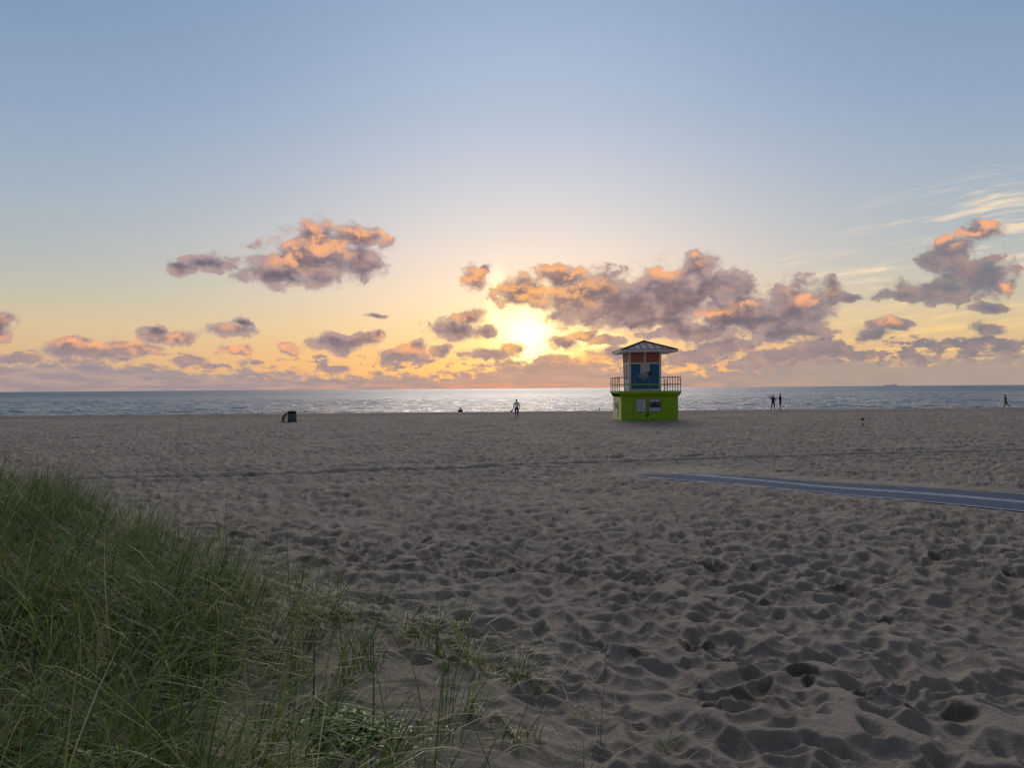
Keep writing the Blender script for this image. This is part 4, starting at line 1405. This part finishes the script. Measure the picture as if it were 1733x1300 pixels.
# ------------------------------------------------------------------ dune grass
def blade_mesh(name, rx, ry, rz, az, L, th0, kap, wid, colr, seg=6, twist=None):
    n = len(rx)
    t = np.linspace(0, 1, seg + 1)
    ds = L[:, None] / seg
    th = th0[:, None] + kap[:, None] * t[None, :] ** 1.4
    st, ct = np.sin(th), np.cos(th)
    hx = np.concatenate([np.zeros((n, 1)), np.cumsum(0.5 * (st[:, 1:] + st[:, :-1]) * ds, 1)], 1)
    hz = np.concatenate([np.zeros((n, 1)), np.cumsum(0.5 * (ct[:, 1:] + ct[:, :-1]) * ds, 1)], 1)
    ca, sa = np.cos(az)[:, None], np.sin(az)[:, None]
    bend = (twist[:, None] if twist is not None else 0) * t[None, :] ** 2 * L[:, None]
    X = rx[:, None] + hx * ca - bend * sa
    Y = ry[:, None] + hx * sa + bend * ca
    Z = rz[:, None] + hz
    gzv = rz[:, None] + 0.015
    Z = np.maximum(Z, gzv - 0.03 + 0 * Z)
    w = wid[:, None] * 0.5 * np.clip(1.05 - t[None, :] ** 2.2, 0.04, 1)
    ph = az[:, None] + math.pi / 2
    dx, dy = np.cos(ph) * w, np.sin(ph) * w
    V = np.stack([np.stack([X - dx, Y - dy, Z], -1), np.stack([X + dx, Y + dy, Z], -1)], 2)      # n, seg+1, 2, 3
    co = V.reshape(-1, 3).astype(np.float32)
    base = (np.arange(n) * (seg + 1) * 2)[:, None] + (np.arange(seg) * 2)[None, :]
    q = np.stack([base, base + 1, base + 3, base + 2], -1).reshape(-1, 4)
    me = bpy.data.meshes.new(name)
    me.vertices.add(len(co)); me.loops.add(q.size); me.polygons.add(len(q))
    me.vertices.foreach_set('co', co.ravel())
    me.loops.foreach_set('vertex_index', q.ravel().astype(np.int32))
    me.polygons.foreach_set('loop_start', np.arange(0, q.size, 4, dtype=np.int32))
    me.polygons.foreach_set('use_smooth', np.ones(len(q), bool))
    me.update(calc_edges=True)
    ca_ = me.color_attributes.new('tint', 'FLOAT_COLOR', 'POINT')
    c = np.ones((n, seg + 1, 2, 4), np.float32)
    tip = np.clip((t - 0.72) / 0.28, 0, 1)[None, :, None]
    base_c = colr[:, None, :] * np.ones((1, seg + 1, 1))
    dry = np.array([0.24, 0.19, 0.09])[None, None, :]
    k = tip * rng.random((n, 1, 1)) * 0.8
    base_c = base_c * (1 - k) + dry * k
    c[..., :3] = base_c[:, :, None, :]
    ca_.data.foreach_set('color', c.ravel())
    return me


def grass_material():
    m = bpy.data.materials.new('grass_blade')
    m.use_nodes = True
    t = m.node_tree
    b = t.nodes['Principled BSDF']
    a = t.nodes.new('ShaderNodeAttribute'); a.attribute_name = 'tint'
    t.links.new(a.outputs['Color'], b.inputs['Base Color'])
    b.inputs['Roughness'].default_value = 0.45
    b.inputs['Specular IOR Level'].default_value = 0.18
    tl = t.nodes.new('ShaderNodeBsdfTranslucent')
    t.links.new(a.outputs['Color'], tl.inputs['Color'])
    mx = t.nodes.new('ShaderNodeMixShader')
    mx.inputs[0].default_value = 0.27
    t.links.new(b.outputs[0], mx.inputs[1]); t.links.new(tl.outputs[0], mx.inputs[2])
    t.links.new(mx.outputs[0], t.nodes['Material Output'].inputs[0])
    return m


GRASS = grass_material()
PAL = np.array([(0.095, 0.165, 0.034), (0.155, 0.230, 0.050), (0.255, 0.305, 0.085), (0.044, 0.090, 0.024), (0.31, 0.31, 0.105), (0.52, 0.52, 0.28), (0.44, 0.34, 0.17)])
PALP = np.array([0.30, 0.24, 0.13, 0.20, 0.06, 0.035, 0.035])


def blades_at(name, cx, cy, count, spread, Lr, wr=(0.006, 0.0135), wind=0.6, lean=0.55, droop=1.9, pal=PALP):
    n = int(count.sum())
    idx = np.repeat(np.arange(len(cx)), count)
    r = np.abs(rng.normal(0, 1, n)) * spread[idx]
    a = rng.random(n) * 2 * np.pi
    x, y = cx[idx] + r * np.cos(a), cy[idx] + r * np.sin(a)
    z = ground_z(x, y) - 0.015
    az = np.where(rng.random(n) < wind, rng.normal(0.25, 0.8, n), rng.random(n) * 2 * np.pi)
    L = rng.uniform(Lr[0], Lr[1], n) * (0.75 + 0.5 * rng.random(len(cx))[idx])
    th0 = np.abs(rng.normal(0.14, 0.25, n)) + lean * rng.random(n) ** 2
    kap = np.abs(rng.normal(0.95, 0.7, n)) + droop * (rng.random(n) ** 2)
    wid = rng.uniform(wr[0], wr[1], n)
    tp = rng.choice(len(PAL), len(cx), p=pal)[idx]
    own = rng.choice(len(PAL), n, p=pal)
    col = PAL[np.where(rng.random(n) < 0.45, np.minimum(tp, 4), own)] * rng.uniform(0.8, 1.2, (n, 1))
    me = blade_mesh(name, x, y, z, az, L, th0, kap, wid, col, 6, rng.normal(0, 0.10, n))
    return link_mesh(name, me, GRASS)


def build_grass():
    N = 34000
    x = rng.uniform(-15.5, 2.0, N); y = rng.uniform(2.2, 19.0, N)
    s = dune_in(x, y)
    vis = np.abs(x) < 0.74 * y + 0.9
    clump = fbm(x * 0.55, y * 0.55, 3, 91)
    far = np.clip((-x - 0.9) / 2.6, 0, 1) * 0.55
    p = sstep(s, 0.2, 2.6) * 0.90 + 0.07
    p = np.where(s < -0.45, 0, p) * sstep(clump, 0.46 - 0.22 * sstep(s, 0.3, 2.6) - 0.3 * far, 0.60 - 0.16 * far)
    p = p * np.interp(y, [2, 4.0, 6, 13, 18], [1.5, 1.25, 0.8, 0.8, 0.55]) * 0.21
    p = p * (1 - 0.92 * np.exp(-(((x + 0.75) / 1.15) ** 2 + ((y - 6.1) / 1.0) ** 2) ** 2)) * (1 - 0.6 * np.exp(-((x + 5.9) / 1.5) ** 2 - ((y - 13.2) / 1.6) ** 2))
    p = p * (1 - 0.8 * np.exp(-((x + 1.1) / 0.6) ** 2 - ((y - 5.3) / 0.5) ** 2))
    keep = vis & (rng.random(N) < p)
    cx, cy, cs = x[keep], y[keep], s[keep]
    cnt = rng.integers(6, 30, len(cx))
    hgt = 0.55 + 0.45 * sstep(cs, -0.2, 2.5)
    print('tufts', len(cx), 'blades', cnt.sum())
    # taller inside the dune: two height classes keep the call simple
    tall = hgt > 0.85
    o = []
    parts = []
    for sel, Lr in ((tall, (0.50, 1.12)), (~tall, (0.32, 0.78))):
        parts.append(blades_at('dune_grass', cx[sel], cy[sel], cnt[sel], rng.uniform(0.04, 0.13, sel.sum()), Lr))
    # sparse fringe of tufts trailing out over the sand
    fx = np.array([-1.98, -1.75, -1.45, -1.05, -0.9, -0.72, -0.5, -0.35, -0.15, 0.0, -2.4, -2.75, -3.4, -0.6, -4.1, -4.6])
    fy = np.array([8.6, 8.3, 8.1, 7.9, 7.45, 7.2, 7.5, 6.9, 7.3, 6.75, 9.4, 9.9, 10.7, 6.85, 11.4, 12.2])
    parts.append(blades_at('dune_grass', fx, fy, rng.integers(14, 34, len(fx)), rng.uniform(0.04, 0.12, len(fx)), (0.28, 0.66), (0.005, 0.011), 0.5, 0.5, 1.6))
    # long overarching blades nearer the path
    hx, hy = rng.uniform(-7.5, 0.4, 2600), rng.uniform(2.6, 10.5, 2600)
    k = (dune_in(hx, hy) > 1.4) & (hx < -0.9) & (np.abs(hx) < 0.74 * hy + 0.6) & (fbm(hx * 0.9, hy * 0.9, 2, 17) > 0.44) & (np.hypot((hx + 0.8) / 1.5, (hy - 6.0) / 1.4) > 1)
    hx, hy = hx[k][:330], hy[k][:330]
    parts.append(blades_at('dune_grass', hx, hy, rng.integers(4, 11, len(hx)), np.full(len(hx), 0.05), (0.65, 1.15), (0.007, 0.014), 0.55, 0.5, 2.2,
                           np.array([0.22, 0.24, 0.20, 0.08, 0.10, 0.12, 0.04])))
    # fallen dry blades lie among the tufts
    n = 1300
    lx, ly = rng.uniform(-9, 2.2, n), rng.uniform(3.2, 12.5, n)
    ls = dune_in(lx, ly)
    k = (ls > -0.7) & (np.abs(lx) < 0.74 * ly + 0.5)
    lx, ly = lx[k], ly[k]
    m = len(lx)
    me = blade_mesh('dune_grass', lx, ly, ground_z(lx, ly) + 0.012, rng.random(m) * 6.28, rng.uniform(0.15, 0.5, m), np.full(m, 1.45), rng.uniform(0, 0.15, m),
                    rng.uniform(0.003, 0.006, m), np.array([(0.24, 0.20, 0.12), (0.12, 0.09, 0.05), (0.30, 0.26, 0.17), (0.05, 0.04, 0.025)])[rng.integers(0, 4, m)], 6, rng.normal(0, 0.25, m))
    parts.append(link_mesh('dune_grass', me, GRASS))
    bm = bmesh.new()
    main = parts[0]
    for q in parts:
        bm.from_mesh(q.data)
    me = bpy.data.meshes.new('dune_grass')
    bm.to_mesh(me); bm.free()
    for q in parts:
        old = q.data
        bpy.data.objects.remove(q); bpy.data.meshes.remove(old)
    g = link_mesh('dune_grass', me, GRASS)
    tag(g, 'long arching green dune grass growing over the sandy rise', None, None, 'stuff')


build_grass()


def tuft(x, y, n, Lr, label, wr=(0.005, 0.009), wind=0.3, lean=0.8, droop=1.2, spread=0.05, pal=PALP):
    o = blades_at('grass_tuft', np.array([x]), np.array([y]), np.array([n]), np.array([spread]), Lr, wr, wind, lean, droop, pal)
    tag(o, label, 'grass tuft', 'lone tufts of grass on the sand')


tuft(1.12, 5.75, 20, (0.16, 0.40), 'short pale green grass tuft standing alone on bare sand nearest the frame bottom')
tuft(0.02, 5.45, 34, (0.30, 0.62), 'wide spreading dark green tuft at the lower edge of the dune', wr=(0.007, 0.012), lean=1.0, spread=0.12)
tuft(0.10, 6.75, 26, (0.25, 0.55), 'tuft leaning out over the sand at the tip of the dune', wr=(0.006, 0.010), wind=0.9, lean=1.2)
tuft(-0.02, 8.9, 5, (0.22, 0.30), 'curled dry yellow tuft of a few blades out on the trodden sand', wr=(0.006, 0.009), droop=3.2, pal=np.array([0, 0, 0.1, 0, 0.3, 0.3, 0.3]))
tuft(0.55, 6.2, 12, (0.15, 0.36), 'thin yellow tuft beside the dune tip', pal=np.array([0.05, 0.1, 0.15, 0, 0.3, 0.2, 0.2]), spread=0.10)


def stalk(x, y, h, label, lean=0.06):
    mb = MB()
    z = gz(x, y) - 0.02
    mb.tube([(0, 0, 0), (lean * 0.3, 0, h * 0.4), (lean * 0.7, 0.01, h * 0.75), (lean, 0.02, h)], [0.0024, 0.002, 0.0016, 0.001], 6)
    rr = random.Random(int(x * 100))
    for k in range(9):
        f = 0.72 + 0.28 * k / 9
        p = Vector((lean * f, 0.01, h * f))
        a = rr.random() * 6.28
        mb.tube([p, p + Vector((math.cos(a) * 0.012, math.sin(a) * 0.012, 0.012)), p + Vector((math.cos(a) * 0.018, math.sin(a) * 0.018, 0.034))], [0.001, 0.003, 0.001], 5)
    o = mb.build('grass_stalk', STALK, None, True)
    o.location = (x, y, z)
    tag(o, label, 'grass stalk', 'tall seed stalks')


STALK = material('stalk', (0.075, 0.085, 0.045), 0.7, 0, 0.25, 30)
stalk(0.62, 5.6, 0.78, 'single thin seed stalk rising from the open sand right of the dune grass')
stalk(-3.0, 9.2, 0.85, 'dark seed stalk standing above the middle of the dune grass')
stalk(-4.6, 12.2, 0.95, 'tall seed stalk at the far sand edge of the dune')
stalk(-6.6, 10.6, 1.05, 'seed stalk rising from the thick grass at the frame side')


# ------------------------------------------------------------------ leafy creeper at the foot of the dune
def build_creeper(cx, cy, n, label, sp=0.42):
    root = empty('creeping_plant', (cx, cy, gz(cx, cy)))
    tag(root, label, 'creeping plant', 'leafy creepers')
    lf, st = MB(), MB()
    rr = random.Random(int(cx * 1000) + n)
    z0 = root.location.z
    for k in range(n):
        a, d = rr.random() * 6.28, abs(rr.gauss(0, 0.5))
        x, y = math.cos(a) * d * sp, math.sin(a) * d * sp * 0.7
        g = gz(cx + x, cy + y) - z0
        h = rr.uniform(0.05, 0.20) * (1.1 - min(d, 1))
        top = Vector((x + rr.uniform(-0.03, 0.03), y + rr.uniform(-0.03, 0.03), g + h))
        st.tube([(x, y, g - 0.02), tuple(top)], [0.003, 0.0018], 5)
        b = rr.random() * 6.28
        L = rr.uniform(0.022, 0.045)
        f = Vector((math.cos(b), math.sin(b), rr.uniform(-0.4, 0.5))).normalized()
        s = f.cross(Vector((0, 0, 1))).normalized()
        u = s.cross(f)
        pts = [(0, 0), (0.35, 0.42), (0.75, 0.40), (1.0, 0.0), (0.75, -0.40), (0.35, -0.42)]
        vs = [top + f * (p * L * 1.5) + s * (q * L) - u * (abs(q) * -0.35 * L + p * p * 0.3 * L) for p, q in pts]
        mid = [top + f * (0.55 * L * 1.5) - u * 0.1 * L]
        lf.add(vs + mid, [(6, i, (i + 1) % 6) for i in range(6)])
    fo = lf.build('leaves', LEAF, root, True)
    tag(st.build('stems', STALK, root), None, None, None, 'stuff')
    fo['kind'] = 'stuff'


LEAF = material('creeper_leaf', (0.14, 0.30, 0.03), 0.5, 0, 0.35, 22)
build_creeper(-1.1, 5.3, 480, 'bright green leafy creeper at the foot of the dune grass', 0.6)
build_creeper(-2.2, 4.2, 160, 'darker patch of leafy creeper buried among tall grass', 0.5)
